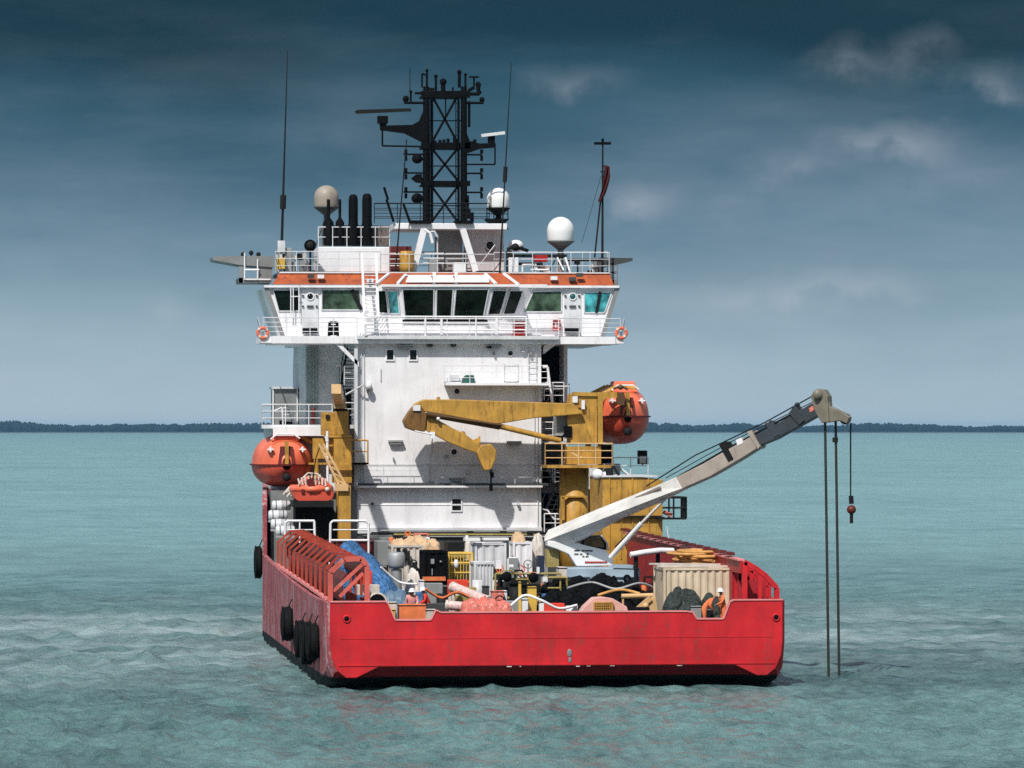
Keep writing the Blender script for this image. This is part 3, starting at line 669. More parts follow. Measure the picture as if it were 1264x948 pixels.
# pipes, cable trays, brackets, small boxes
rr = random.Random(4)
for px, y0, y1 in ((470, 455, 470), (446, 430, 596), (449.5, 430, 596), (660, 480, 596), (664, 480, 650), (530, 560, 597), (533, 500, 560)):
    g = MB(); g.tube(P(px, y0, YT - .07), P(px, y1, YT - .07), .028, n=5); g.build('pipe', GREYW, TW)
for px, py, w_, h_ in ((455, 480, 5, 5), (456, 474, 4, 3), (551, 563, 5, 2), (610, 436, 2, 3), (646, 433, 4, 3), (577, 582, 4, 5), (533, 597, 6, 5), (655, 436, 3, 4), (486, 566, 1.5, 3), (607, 581, 4, 4), (640, 622, 3, 3), (460, 622, 3, 3)):
    g = MB(); g.pbox(px - w_ / 2, py - h_ / 2, px + w_ / 2, py + h_ / 2, YT - .25, .24); g.build('junction_box', rr.choice([STEEL, GREYW, DGREY]), TW)
for px, py in ((560, 425), (604, 427), (531, 425)):
    g = MB(); g.pbox(px - 3, py - 1, px + 3, py + 3, YT - .3, .29); g.build('junction_box', DGREY, TW)
g = MB(); g.rail([P(548, 474, YT - .75), P(676, 474, YT - .75)], 1.0, 3, 1.5, .022); g.build('railing', WHITE, TW)
g = MB(); g.rail([P(441, 597, YT - .5), P(668, 597, YT - .5)], 1.05, 3, 1.5, .018); g.build('railing', GREYW, TW)
# starboard stair recess: dark doors, stairs with rails
g = MB(); g.pbox(669, 428, 694, 472, 50.95, .04); g.build('doorway', BLACK, SBR)
g = MB(); g.pbox(669, 484, 693, 500, 50.95, .04); g.build('doorway', BLACK, SBR)
g = MB(); g.pbox(668, 577, 692, 597, 50.9, .04); g.pbox(668, 609, 694, 655, 50.9, .04); g.build('doorway', BLACK, SBR)
for z0, z1, pxa, pxb in ((476, 495, 668, 700), (597, 603, 668, 695), (545, 548, 668, 700), (653, 656, 668, 700)):
    g = MB(); a = P(pxa, z0, 48); c_ = P(pxb, z0, 48); g.box(xr + .02, c_.x, 47, 51, a.z - .08, a.z); g.build('landing', GREYW, SBR)
g = MB(); g.tube(P(676, 453, 46.2), P(682, 500, 46.2), .07); g.tube(P(676, 453, 46.2), P(670, 453, 46.2), .07); g.build('stair_rail', WHITE, SBR)
def stairs(a, b, w, par, m=STEEL, n=9):
    g = MB(); a = Vector(a); b = Vector(b); sd = Vector((0, w / 2, 0)) if abs(a.x - b.x) > abs(a.y - b.y) else Vector((w / 2, 0, 0))
    for s in (-1, 1):
        g.bar(a + sd * s, b + sd * s, .05, .2); g.tube(a + sd * s + Vector((0, 0, 1)), b + sd * s + Vector((0, 0, 1)), .025, n=5)
        for k in range(4): p = a.lerp(b, k / 3) + sd * s; g.tube(p, p + Vector((0, 0, 1)), .02, n=4)
    for k in range(n):
        p = a.lerp(b, (k + .5) / n); g.box(*( (p.x - .14, p.x + .14, p.y - w / 2, p.y + w / 2) if abs(a.x - b.x) > abs(a.y - b.y) else (p.x - w / 2, p.x + w / 2, p.y - .14, p.y + .14)), p.z - .02, p.z + .02)
    return g.build('stairs', m, par)
stairs(P(672, 655, 47.5), P(694, 603, 49.5), .8, SBR); stairs(P(694, 597, 47.8), P(672, 548, 49), .8, SBR); stairs(P(671, 545, 48), P(694, 496, 49.5), .8, SBR)
g = MB()
for py in (496, 545, 597): g.rail([P(669, py, 46.6), P(696, py, 46.6)], 1.05, 3, .6, .025)
g.path([P(669, 628, 46.3), P(676, 630, 46.3), P(684, 641, 46.3), P(697, 641, 46.3)], .05); g.rail([P(672, 657, 46.2), P(699, 657, 46.2)], 1.0, 2, .5, .035); g.build('railing', WHITE, SBR)
# port side recess: stairs, pipes and railings
stairs(P(437, 520, 47.5), P(428, 475, 48.8), .8, SBK, DKSTEEL, 10); stairs(P(437, 597, 47.5), P(428, 550, 48.8), .8, SBK, DKSTEEL, 10); stairs(P(430, 475, 47.6), P(438, 430, 48.8), .8, SBK, DKSTEEL, 10)
g = MB(); g.pbox(427, 480, 437, 525, 49.96, .03); g.pbox(427, 575, 440, 597, 49.96, .03); g.build('doorway', BLACK, SBK)
for px in (379, 383, 387, 391): 
    g = MB(); g.tube(P(px, 428, 49.9), P(px, 530, 49.9), .045, n=6); g.build('vent_pipe', paint('pale_green_pipe', (.32, .42, .42), wear=.1), SBK)
g = MB(); g.path([P(415, 451, 48.2), P(421, 451, 48.2), P(421, 478, 48.2)], .06); g.build('stair_rail', WHITE, SBK)
g = MB(); g.tube(P(427, 487, 46.0), P(449, 475, 45.4), .05); g.ball(P(455, 477, 45.6), .2); g.build('searchlight_arm', GREYW, SBK)
g = MB(); g.pbox(437.5, 430, 441.5, 600, 45.6, .4); g.build('corner_post', GREYW, SBK)
g = MB(); g.rail([P(425, 520, 46.2), P(441, 520, 46.2)], 1.0, 3, .7); g.rail([P(425, 475, 46.4), P(441, 475, 46.4)], 1.0, 3, .7); g.build('railing', GREYW, SBK)
# lower forecastle/boat deck, port
b = MB(); b.box(-9.1, xl - .02, 48.2, 60, 8.0, 11.35); LB = b.build('side_house', GREYW, SHIP)
b = MB(); b.prism([(-10.0, 46.8, 11.35), (xl - .05, 46.8, 11.35), (xl - .05, 61, 11.35), (-9.2, 61, 11.35)], (0, 0, .2)); b.build('boat_deck', GREYW, LB)
b = MB(); b.box(PX(337, 46.7), PX(405, 46.7), 46.65, 46.8, 10.95, 11.45); b.build('deck_edge', WHITE, LB)
b = MB(); b.box(-9.6, xl - .02, 45.8, 48.2, DK, 8.0); b.build('shelter_wall', GREY, LB)
g = MB(); g.rail([(-10, 46.9, 11.55), (PX(410, 46.9), 46.9, 11.55)], 1.1, 3, 1.1, .025); g.rail([(-10, 46.9, 11.55), (-9.2, 60, 11.55)], 1.1, 3, 1.5, .025); g.rail([(-9.2, 60, 11.55), (PX(376, 60), 60, 11.55)], 1.1, 3, 1.5, .025); g.build('railing', WHITE, LB)
# ventilator trunk on boat deck
a = P(338, 530, 55); c_ = P(366, 480, 55)
g = MB(); g.box(a.x, c_.x, 55, 57.5, 11.5, c_.z); VT = g.build('ventilator_trunk', GREY, SHIP)
g = MB(); g.box(a.x - .08, c_.x + .08, 54.8, 57.6, c_.z, c_.z + .12); g.box(a.x - .08, a.x, 54.9, 55.2, 11.5, c_.z); g.box(c_.x, c_.x + .08, 54.9, 55.2, 11.5, c_.z); g.build('trunk_frame', GREYW, VT)
g = MB(); g.pbox(345, 519, 362, 530, 54.9, .08); g.build('louvre', BLACK, VT)
g = MB(); g.path([P(337, 508, 54.3), P(348, 503, 54.3), P(350, 528, 54.3)], .05); g.rail([P(349, 528, 53.8), P(362, 528, 53.8)], 1.1, 3, .4, .035); g.build('ladder_rail', GREYW, VT)
g = MB(); g.box(PX(384, 47.5), PX(389, 47.5), 47.5, 47.8, 11.55, 12.0); g.ball((PX(387, 47.5), 47.6, 12.35), .13); g.tube((PX(387, 47.5), 47.6, 11.9), (PX(387, 47.5), 47.6, 12.3), .1); g.build('hydrant', DKRED, LB)
# starboard boat deck and the lower side
b = MB(); b.box(PX(697, 50), 10, 50, 60, 8.0, 9.4); RB = b.build('side_house', GREYW, SHIP)
g = MB(); g.rail([P(757, 585, 47.5), P(800, 585, 47.5)], .9, 2, 1.2, .03); g.path([P(765, 578, 47.4), P(780, 589, 47.4)], .07); g.build('railing', WHITE, RB)
# ================================================================== bridge deck and wheelhouse
YB = 45.3; YW = 47.6
zb = PZ(550, 415, YB); zt = PZ(550, 352, YW)
b = MB(); b.box(PX(372, YB), PX(760, YB), YB + .2, 59, zb - .40, zb); b.box(PX(336, YB), PX(372, YB) - .003, YB + .2, 51.5, zb - .40, zb); 
b.box(PX(322, YB + 1), PX(336, YB + 1), YB + .8, 50.5, zb - .36, zb - .02); b.box(PX(760, YB + 1), PX(769, YB + 1), YB + .8, 52, zb - .36, zb - .02)
BD = b.build('bridge_deck', WHITE, SHIP)
b = MB(); b.box(PX(441, YB), PX(690, YB), YB - .02, YB + .2, zb - .16, zb + .02); b.build('deck_edge', GREYW, BD)
b = MB(); b.prism([P(414, 424, 45.6), P(420, 424, 45.6), P(443, 447, 45.6), P(443, 453, 45.6)], (0, .35, 0)); b.prism([P(696, 424, 46.2), P(688, 424, 46.2), P(671, 437, 46.2), P(671, 428, 46.2), P(681, 421, 46.2)], (0, .35, 0)); b.build('wing_bracket', WHITE, BD)
# railings of the bridge deck: aft, wings
g = MB()
g.rail([(PX(325, 46.3), 46.3, zb), (PX(441, YB + .1), YB + .3, zb)], 1.0, 4, 1.3, .024)
g.rail([(PX(690, YB + .1), YB + .3, zb), (PX(766, 46.3), 46.3, zb)], 1.0, 4, 1.3, .024)
g.rail([(PX(325, 46.3), 46.3, zb), (PX(325, 57), 57, zb)], 1.0, 4, 1.6, .024, lean=(-.3, 0, 0))
g.rail([(PX(766, 46.3), 46.3, zb), (PX(766, 57), 57, zb)], 1.0, 4, 1.6, .024, lean=(.2, 0, 0)); g.build('railing', GREYW, BD)
g = MB(); g.rail([(PX(463, YB), YB + .05, zb), (PX(650, YB), YB + .05, zb)], 1.05, 3, 2.5, .045); g.rail([(PX(441, YB), YB + .05, zb), (PX(690, YB), YB + .05, zb)], .95, 5, 1.25, .02); g.build('railing', WHITE, BD)
for px in (545, 613): g = MB(); g.pbox(px - 1.5, 394, px + 1.5, 413, YB - .08, .12); g.build('stanchion', WHITE, BD)
for px, r_ in ((324, 408),): pass
# life rings at wing tips
# wheelhouse body
def Q(px, py, Y): return P(px, py, Y)
wb = MB(); wb.prism([Q(349, 415, YW), Q(328, 354, YW), Q(763, 354, YW), Q(744, 415, YW)], (0, 9, 0)); WH = wb.build('wheelhouse', WHITE, SHIP)
# central bay towards the working deck: slanted faces
YC = 46.2
bay = MB()
bt = [Q(462, 355, YW + .02), Q(494, 354, YC - .35), Q(606, 354, YC - .35), Q(661, 355, YW + .02)]
bm_ = [Q(466, 392, YW + .02), Q(498, 394, YC), Q(598, 394, YC), Q(645, 392, YW + .02)]
bb = [Q(466, 414, YW + .02), Q(498, 414, YC), Q(598, 414, YC), Q(645, 414, YW + .02)]
bay.add(bt + bm_ + bb, [(0, 1, 5, 4), (1, 2, 6, 5), (2, 3, 7, 6), (4, 5, 9, 8), (5, 6, 10, 9), (6, 7, 11, 10), (0, 3, 2, 1), (8, 9, 10, 11)])
BAY = bay.build('aft_control_bay', WHITE, SHIP, fix=True)
def lerpq(q, u, v):   # q: tl tr br bl
    return q[0].lerp(q[1], u).lerp(q[3].lerp(q[2], u), v)
def qpane(par, q, gl, u0=0, u1=1, v0=0, v1=1, off=.05, name='window', frame=.06, fm=GREYW):
    c = [lerpq(q, u, v) for u, v in ((u0, v0), (u1, v0), (u1, v1), (u0, v1))]
    n = (c[1] - c[0]).cross(c[3] - c[0]).normalized()
    if n.y > 0: n = -n
    g = MB(); g.prism([p + n * off * .4 for p in c], n * off * .5); w_ = g.build(name, gl, par)
    f = MB()
    for p, q_ in zip(c, c[1:] + c[:1]): f.bar(p + n * off * .6, q_ + n * off * .6, frame, frame, up=n)
    f.build('window_frame', fm, par)
q = [bt[1], bt[2], bm_[2], bm_[1]]
for u0, u1 in ((.02, .37), (.40, .585), (.615, .98)): qpane(BAY, q, GDARK, u0, u1, .07, .98)
q = [bt[0], bt[1], bm_[1], bm_[0]]; qpane(BAY, q, GDARK, .12, .46, .1, .84); qpane(BAY, q, GTEAL, .52, .9, .12, .84)
q = [bt[2], bt[3], bm_[3], bm_[2]]
for u0, u1 in ((.05, .36), (.44, .74)): qpane(BAY, q, GDARK, u0, u1, .1, .86)
f = MB(); f.prism([P(497, 394.5, YC - .12), P(602, 394.5, YC - .12), P(602, 398, YC - .12), P(497, 398, YC - .12)], (0, .1, 0)); f.build('wiper_rail', BLACK, BAY)
# wing windows: quads on the flat aft wall
def wq(pts, gl, par=None, name='window', Y=YW):
    qpane(WH, [P(px, py, Y) for px, py in pts], gl, name=name)
wq([(337, 358), (370, 358), (370, 384), (344, 384)], GDARK)
wq([(397, 357.5), (444, 357.5), (446, 382.5), (397, 382.5)], GGREEN)
wq([(658, 360), (693, 359), (693, 385), (647, 385)], GGREEN)
wq([(721, 361), (755, 361), (746, 386), (721, 386)], GTEAL)
g = MB(); g.bar(P(741, 360, YW - .09), P(736, 386, YW - .09), .14, .04, up=(0, 1, 0)); g.build('window_post', DKSTEEL, WH)
g = MB(); g.bar(P(434, 358, YW - .09), P(446, 382, YW - .09), .2, .04, up=(0, 1, 0)); g.build('window_post', DKSTEEL, WH)
g = MB()
for px in (359, 362, 369): g.tube(P(px, 352, YW - .3), P(px, 392, YW - .3), .035, n=5)
g.tube(P(359, 366, YW - .3), P(371, 366, YW - .3), .03, n=5); g.build('ladder', WHITE, WH)
# wing doors with port lights
for px, g_ in ((383, GBLACK), (707, GTEAL)):
    a = P(px - 11, 411, YW); c_ = P(px + 10, 356, YW); g = MB(); g.box(a.x, c_.x, YW - .06, YW - .003, a.z, c_.z); D_ = g.build('door', GREYW, WH)
    porthole(WH, px, 366, .16, YW - .06, g_)
    g = MB(); g.pbox(px - 4, 377, px + 4, 379.5, YW - .15, .08); 
    for dx in (-9, 8):
        for dy in (365, 378): g.pbox(px + dx - 1.2, dy - 1, px + dx + 1.2, dy + 1, YW - .15, .08)
    g.build('door_handle', DGREY, WH)
    g = MB(); g.pbox(px - 9, 405, px + 9, 411, YW - .5, .4); g.build('door_grating', BLACK, WH)
# slanted outer wall edges
for pa, pb in ((((328, 353)), (349, 415)), ((763, 353), (744, 415))):
    g = MB(); g.bar(P(pa[0], pa[1], YW - .1), P(pb[0], pb[1], YW - .1), .22, .15, up=(0, 1, 0)); g.build('corner_pillar', GREY, WH)
# doors / boxes on the bridge deck
def deckbox(name, px0, py0, px1, py1, Y, dep, m, par=None, label=None):
    g = MB(); g.pbox(px0, py0, px1, py1, Y, dep); return g.build(name, m, par or SHIP, bevel=.02, label=label)
fbx = deckbox('fire_hose_box', 634, 396, 648, 415, YB + .15, .5, REDBOX); g = MB(); g.pbox(637, 399, 645, 412, YB + .12, .03); g.build('box_lid', REDBOX, fbx)
fbx = deckbox('fire_hose_box', 683, 395, 692, 408, YW - .35, .3, REDBOX)
g = MB(); g.pbox(685, 398, 687, 404, YW - .38, .03); g.pbox(688.5, 398, 690, 405, YW - .38, .03); g.build('box_mark', WHITE, fbx)
g = MB(); g.path([P(406, 415, YB + .8), P(407, 398, YB + .8), P(416, 398, YB + .8), P(417, 415, YB + .8)], .08, 6); g.pbox(408, 401, 415, 414, YB + .85, .1); g.build('hose_reel', BLACK, BD)
g = MB()
g.ladder(P(441, 352 - 46, 46.2), P(455, 415, 45.7), .01)
g = MB()                                             # long white inclined ladder from monkey island to the bridge deck
for x0, x1 in (((446.5, 313), (450, 388)), ((464, 313), (467, 390))):
    g.bar(P(x0[0], x0[1], 46.4), P(x1[0], x1[1], 45.5), .13, .05, up=(0, 1, 0))
for k in range(15): a = P(447 + k * .22, 340 + k * 5, 46.2 - k * .04); c_ = P(464.5 + k * .2, 340 + k * 5, 46.2 - k * .04); g.tube(a, c_, .03, n=4)
g.build('inclined_ladder', WHITE, SHIP)
g = MB(); 
for k in range(5): g.pbox(453, 392 + k * 4.2, 466, 393.5 + k * 4.2, 45.2, .25)
g.pbox(450, 383, 455, 387, 45.3, .2); g.pbox(450, 400, 453, 414, 45.2, .2); g.build('ladder_cage', GREYW, SHIP)
# ---- orange roof band, white trim
ob = MB(); y1 = YW - .1; y2 = YW + .7
ob.add([P(336, 351, y1), P(758, 352.5, y1), P(752, 337.5, y2), P(345, 337, y2)] + [P(336, 351, y1 + 8), P(758, 352.5, y1 + 8), P(752, 337.5, y2 + 7), P(345, 337, y2 + 7)], [(0, 1, 2, 3), (7, 6, 5, 4), (0, 3, 7, 4), (1, 5, 6, 2), (3, 2, 6, 7), (0, 4, 5, 1)])
RF = ob.build('roof_edge', ORANGE, SHIP)
g = MB(); g.bar(P(326, 353.5, YW - .15), P(764, 354, YW - .15), .3, .12); g.bar(P(345, 336.5, y2 - .1), P(752, 337, y2 - .1), .1, .06); g.build('roof_trim', WHITE, RF)
# white raised frames of the control bay roof
g = MB(); yy = YC - .45
ob2 = MB(); ob2.add([P(470, 351, YC - .3), P(640, 351, YC - .3), P(628, 337, YC + .6), P(482, 337, YC + .6), P(470, 351, YW), P(640, 351, YW), P(628, 337, YW + .5), P(482, 337, YW + .5)], [(0, 1, 2, 3), (0, 3, 7, 4), (1, 5, 6, 2), (3, 2, 6, 7), (0, 4, 5, 1)])
BR = ob2.build('bay_roof', ORANGE, SHIP)
for a, c_ in (((491, 350), (501, 339)), ((536, 349), (536, 337)), ((563, 349), (563, 337)), ((612, 350), (599, 338)), ((640, 351), (622, 338)), ((465, 350), (480, 338))):
    g.bar(P(a[0], a[1], YC - .42), P(c_[0], c_[1], YC + .45), .16, .10)
g.bar(P(470, 352.5, YC - .4), P(675, 352.5, YC - .4), .18, .13); g.bar(P(500, 340, YC + .3), P(600, 340, YC + .3), .1, .06)
g.build('roof_frame', WHITE, BR)
for k, (a, c_) in enumerate(((504, 533), (539, 560), (566, 603))):
    g = MB(); g.prism([P(a - 3, 348.5, YC - .34), P(c_ + 1, 348.5, YC - .34), P(c_ - 1, 341.5, YC + .2), P(a, 341.5, YC + .2)], (0, .02, .05)); g.build('roof_panel', WHITE, BR)
for px, py in ((384, 341), (396, 341), (457, 346), (707, 344), (716, 339), (614, 345), (684, 343)):
    g = MB(); g.pbox(px - 4, py - 2, px + 4, py + 2.5, YW - .2, .3); g.build('deck_lamp', rr.choice([WHITE, DGREY]), RF)
# side gantries of the monkey island
ZM = PZ(550, 337, 50)
g = MB(); Yg = 51
g.prism([P(262, 317.5, Yg), P(270, 316, Yg), P(338, 316, Yg), P(338, 330, Yg), P(296, 327, Yg), P(263, 321, Yg)], (0, 3.0, 0)); GL = g.build('wing_platform', GREY, SHIP)
g = MB(); g.pbox(295, 329, 300, 349, Yg, .2); g.pbox(295, 343, 335, 349, Yg, 3); g.pbox(320, 328, 336, 343, Yg + .1, .5); g.build('platform_underframe', GREY, GL)
g = MB(); g.pbox(301, 344, 334, 345.5, Yg - .1, .1); g.tube(P(302, 345, Yg - .1), P(302, 312, Yg - .1), .04); g.tube(P(318, 345, Yg - .1), P(318, 320, Yg - .1), .04); g.tube(P(302, 333, Yg - .1), P(320, 333, Yg - .1), .05); g.build('underframe_rail', WHITE, GL)
g = MB(); g.prism([P(742, 318, Yg), P(781, 318.5, Yg), P(781, 322, Yg), P(772, 324, Yg), P(742, 331, Yg)], (0, 3.0, 0)); GR = g.build('wing_platform', DGREY, SHIP)
g = MB(); g.pbox(754, 325, 758, 345, Yg, .2); g.pbox(740, 335, 763, 337, Yg, 2); g.pbox(758, 345, 763, 353, Yg, 3); g.rail([P(742, 350, Yg), P(762, 350, Yg)], 1, 3, .7); g.build('platform_underframe', GREY, GR)
for px, py in ((300, 314), (310, 312), (319, 314)): g = MB(); g.ball(P(px, py, Yg + .3), .13); g.tube(P(px, py, Yg + .3), P(px, 317, Yg + .3), .04); g.build('platform_light', DKSTEEL, GL)
# monkey island deck rail and clutter
ZMp = 336.5
g = MB()
g.rail([P(340, ZMp, 49), P(470, ZMp, 48.6)], 1.15, 3, 1.1, .022); g.rail([P(610, ZMp, 48.6), P(752, ZMp, 49)], 1.1, 3, 1.1, .022); g.rail([P(470, ZMp, 48.6), P(610, ZMp, 48.6)], 1.0, 2, 1.4, .022)
g.rail([P(345, ZMp, 54), P(750, ZMp, 54)], 1.15, 3, 1.4, .022); g.rail([P(340, ZMp, 49), P(343, ZMp, 54)], 1.1, 3, 1.2, .022)
g.build('railing', GREYW, RF)
g = MB(); g.box(P(345, 337, 49).x, P(752, 337, 49).x, 48.3, 56, ZM - .15, ZM); g.build('monkey_island_deck', GREY, RF)
# funnel casing
a = P(393, 336, 51); c_ = P(481, 305, 51)
g = MB(); g.box(a.x, c_.x, 51, 54.5, ZM, c_.z); FC = g.build('funnel_casing', WHITE, SHIP, bevel=.04)
g = MB(); g.pbox(397, 278.5, 481, 303.5, 52.2, .08); g.build('exhaust_screen', paint('sooty_screen', (.16, .13, .12), wear=.5, wearcol=(.03, .03, .03), scale=2.5), FC)
g = MB(); g.rail([P(393, 305, 51.3), P(481, 305, 51.3)], 1.1, 2, .8, .03); g.build('railing', GREYW, FC)
for px, r_, top, n_ in ((405.5, .19, 246, 'k'), (419.5, .16, 246, 'k'), (436, .26, 240, 'k'), (453, .27, 239, 'k')):
    a = P(px, 303, 51.5); t_ = P(px, top, 51.5); g = MB()
    H = t_.z - a.z; r1 = r_ * 1.25
    if r_ > .2: prof = [(r1, 0), (r1, H * .3), (r_, H * .45), (r_, H - .3), (r_ * .85, H - .1), (r_ * .5, H), (0, H)]
    else: prof = [(r1 * 1.2, 0), (r1 * 1.2, H * .5), (r_ * .5, H * .6), (r_ * .5, H - .2), (r_ * .5, H), (0, H)]
    g.lathe(prof, a, 'z', 16); g.build('exhaust_stack', BLACK, FC)
# radomes
def radome(px, pyc, rpx, pyb, Y, m, cm=GREY, cage=False, base=None):
    c0 = P(px, pyc, Y); r_ = rpx * .0445; o = grp('radome', SHIP)
    g = MB(); r0 = [(r_ * math.sin(t), r_ * math.cos(t)) for t in [math.pi / 2 * k / 8 for k in range(9)]][::-1]
    g.lathe([(r_ * .93, -r_ * .75), (r_ * .98, -r_ * .6), (r_, -.05)] + r0 + [(0, r_)], c0, 'z', 26); g.build('dome', m, o)
    g = MB(); g.lathe([(r_ * .2, -r_ * 1.45), (r_ * .45, -r_ * 1.25), (r_ * 1.02, -r_ * .82), (r_ * 1.02, -r_ * .74), (0, -r_ * .74)], c0, 'z', 22); g.build('dome_tray', cm, o)
    zb_ = P(px, pyb, Y).z; g = MB(); g.tube(Vector((c0.x, c0.y, zb_)), c0 + Vector((0, 0, -r_ * 1.2)), r_ * .22, n=8)
    for k in range(3):
        t = k * 2.1 + .4; g.tube(Vector((c0.x + r_ * 1.0 * math.cos(t), c0.y + r_ * math.sin(t), zb_)), c0 + Vector((0, 0, -r_ * 1.3)), .035, n=5)
    g.build('dome_pedestal', cm, o); return o
radome(403, 244, 15.5, 303, 53.5, RADB, DGREY); radome(692, 284.5, 17, 337, 51, RADW, GREY); rd = radome(615, 246, 14.5, 283, 53, RADW, DKSTEEL)
g = MB(); g.rail([P(601, 270, 52.4), P(627, 270, 52.4)], .55, 2, .4, .03); g.prism([P(600, 270, 52.3), P(629, 270, 52.3), P(624, 275, 52.3), P(606, 275, 52.3)], (0, 1.2, 0)); g.build('dome_cage', BLACK, rd)
radome(598 + 0, 0, 1, 0, 53, RADW) if False else None
c0 = P(524 + 130 - 17, 302, 51.5)
g = MB(); g.ball(P(637, 303, 51.5), .42, sz=.75); g.build('satellite_dish', WHITE, RF)
g = MB(); g.ball(P(636, 305, 51.1), .22); g.path([P(626, 308, 51.2), P(632, 305, 51.2), P(643, 306, 51.2), P(652, 310, 51.2)], .1); g.build('dish_mount', DKSTEEL, RF)
g = MB(); g.ball(P(383, 303, 50), .28, sz=1); g.tube(P(383, 306, 50), P(383, 336, 50), .06); g.lathe([(.3, 0), (.34, .12), (0, .14)], P(383, 303, 49.8), 'y', 14); g.build('searchlight', DKSTEEL, RF)
# ---- red drum, red life raft stands, boxes and winches on the monkey island
g = MB(); g.pbox(482, 304, 508, 337, 50.5, 1.5); g.build('equipment_locker', DKRED, RF)
g = MB(); g.lathe([(0, 0), (.38, 0), (.42, .3), (.38, .6), (.42, .9), (.38, 1.15), (0, 1.18)], P(502, 336, 49.9), 'z', 14); g.build('oil_drum', OCHRE, RF)
g = MB(); 
for py in (313, 320, 328): g.tube(P(481, py, 50.3), P(510, py, 50.3), .04)
g.build('locker_rail', CREAM, RF)
rq = random.Random(21)
for k in range(34):
    px = rq.uniform(345, 392) if k % 2 else rq.uniform(655, 745); py = rq.uniform(312, 334); w_ = rq.uniform(2.5, 9); h_ = rq.uniform(2, 8)
    if 668 < px < 712 and py < 322: continue
    g = MB(); Y = rq.uniform(49.6, 53.6); g.pbox(px - w_ / 2, py, px + w_ / 2, py + h_, Y, rq.uniform(.3, .8)); g.tube(P(px, py + h_, Y + .1), P(px, 337, Y + .1), .05, n=5)
    g.build('rooftop_fitting', rq.choice([DKSTEEL, GREYW, GREY, STEEL, DGREY, REDBOX if k % 5 == 0 else GREYW, CREAM]), RF)
for px0, py0, px1, py1, Y, m in ((628, 318, 640, 336, 49.5, WHITE), (641, 324, 670, 328, 49.8, DKSTEEL), (660, 315, 676, 323, 49.9, REDBOX), (700, 319, 742, 322, 50, DKSTEEL), (632, 314, 700, 317, 50.6, DKSTEEL), (530, 320, 540, 336, 50.5, STEEL), (560, 324, 575, 336, 50, WHITE), (626, 309, 632, 336, 49.7, DKSTEEL), (342, 318, 352, 332, 50.5, YEL), (352, 306, 360, 336, 51, STEEL)):
    deckbox('rooftop_fitting', px0, py0, px1, py1, Y, .6, m, RF)
g = MB(); g.path([P(645, 336, 49), P(645, 327, 49), P(662, 327, 49)], .06); g.path([P(655, 333, 49), P(678, 333, 49), P(678, 337, 49)], .05); g.path([P(698, 318, 50), P(705, 340, 49.5)], .06); g.path([P(688, 318, 50.2), P(696, 334, 49.6)], .05); g.build('davit_frame', WHITE, RF)
# ---- mast house: legs, platform, grey panels
YM = 50.5; zp = PZ(550, 283, YM)
g = MB(); g.box(PX(487, YM), PX(626, YM), YM, YM + 4.2, zp, PZ(550, 275.5, YM)); MP = g.build('mast_platform', WHITE, SHIP, bevel=.03)
g = MB(); 
for a, c_ in (((523, 283), (510, 335)), ((571, 283), (587, 335))):
    for y in (YM + .1, YM + 3.6): g.bar(P(a[0], a[1], y), P(c_[0], c_[1], y), .34, .34, up=(0, 1, 0))
g.path([P(523, 283, YM), P(531, 288, YM), P(534, 300, YM)], .1); g.build('platform_leg', WHITE, MP)
g = MB(); g.pbox(541, 284, 571, 334, YM + 1.2, 2); g.build('mast_casing', GREY, MP)
g = MB(); g.pbox(577, 284, 622, 334, YM + 1.3, 2); g.build('mast_casing', GREYW, MP); porthole(MP, 605, 303, .22, YM + 1.28); porthole(MP, 605, 306, .30, YM + 1.32, STEEL)
g = MB(); g.path([P(540, 335, YM + .3), P(540, 288, YM + .3)], .05); g.path([P(532, 286, YM), P(537, 286, YM), P(539, 292, YM)], .06); g.path([P(590, 330, YM + .6), P(611, 302, YM + .6)], .03)
for py in (313, 319, 325): g.tube(P(522, py, YM + .2), P(548, py, YM + .2), .05, n=5); g.tube(P(550, py, YM + .9), P(584, py, YM + .9), .03, n=5)
g.build('casing_pipe', GREYW, MP)
g = MB(); g.rail([P(462, 275.5, YM), P(604, 275.5, YM)], 1.1, 4, 1.2, .024); g.rail([P(462, 275.5, YM + 4), P(604, 275.5, YM + 4)], 1.1, 3, 1.2, .024); g.build('railing', DKSTEEL, MP)
g = MB()
for a, c_ in (((477, 246), (486, 274)), ((498, 252), (506, 274)), ((474, 231), (479, 247))): g.tube(P(a[0], a[1], YM - .1), P(c_[0], c_[1], YM - .1), .07)
g.pbox(506, 272, 532, 276, YM - .2, 1); g.pbox(562, 272, 584, 276, YM - .2, 1); g.build('aerial_bracket', BLACK, MP)
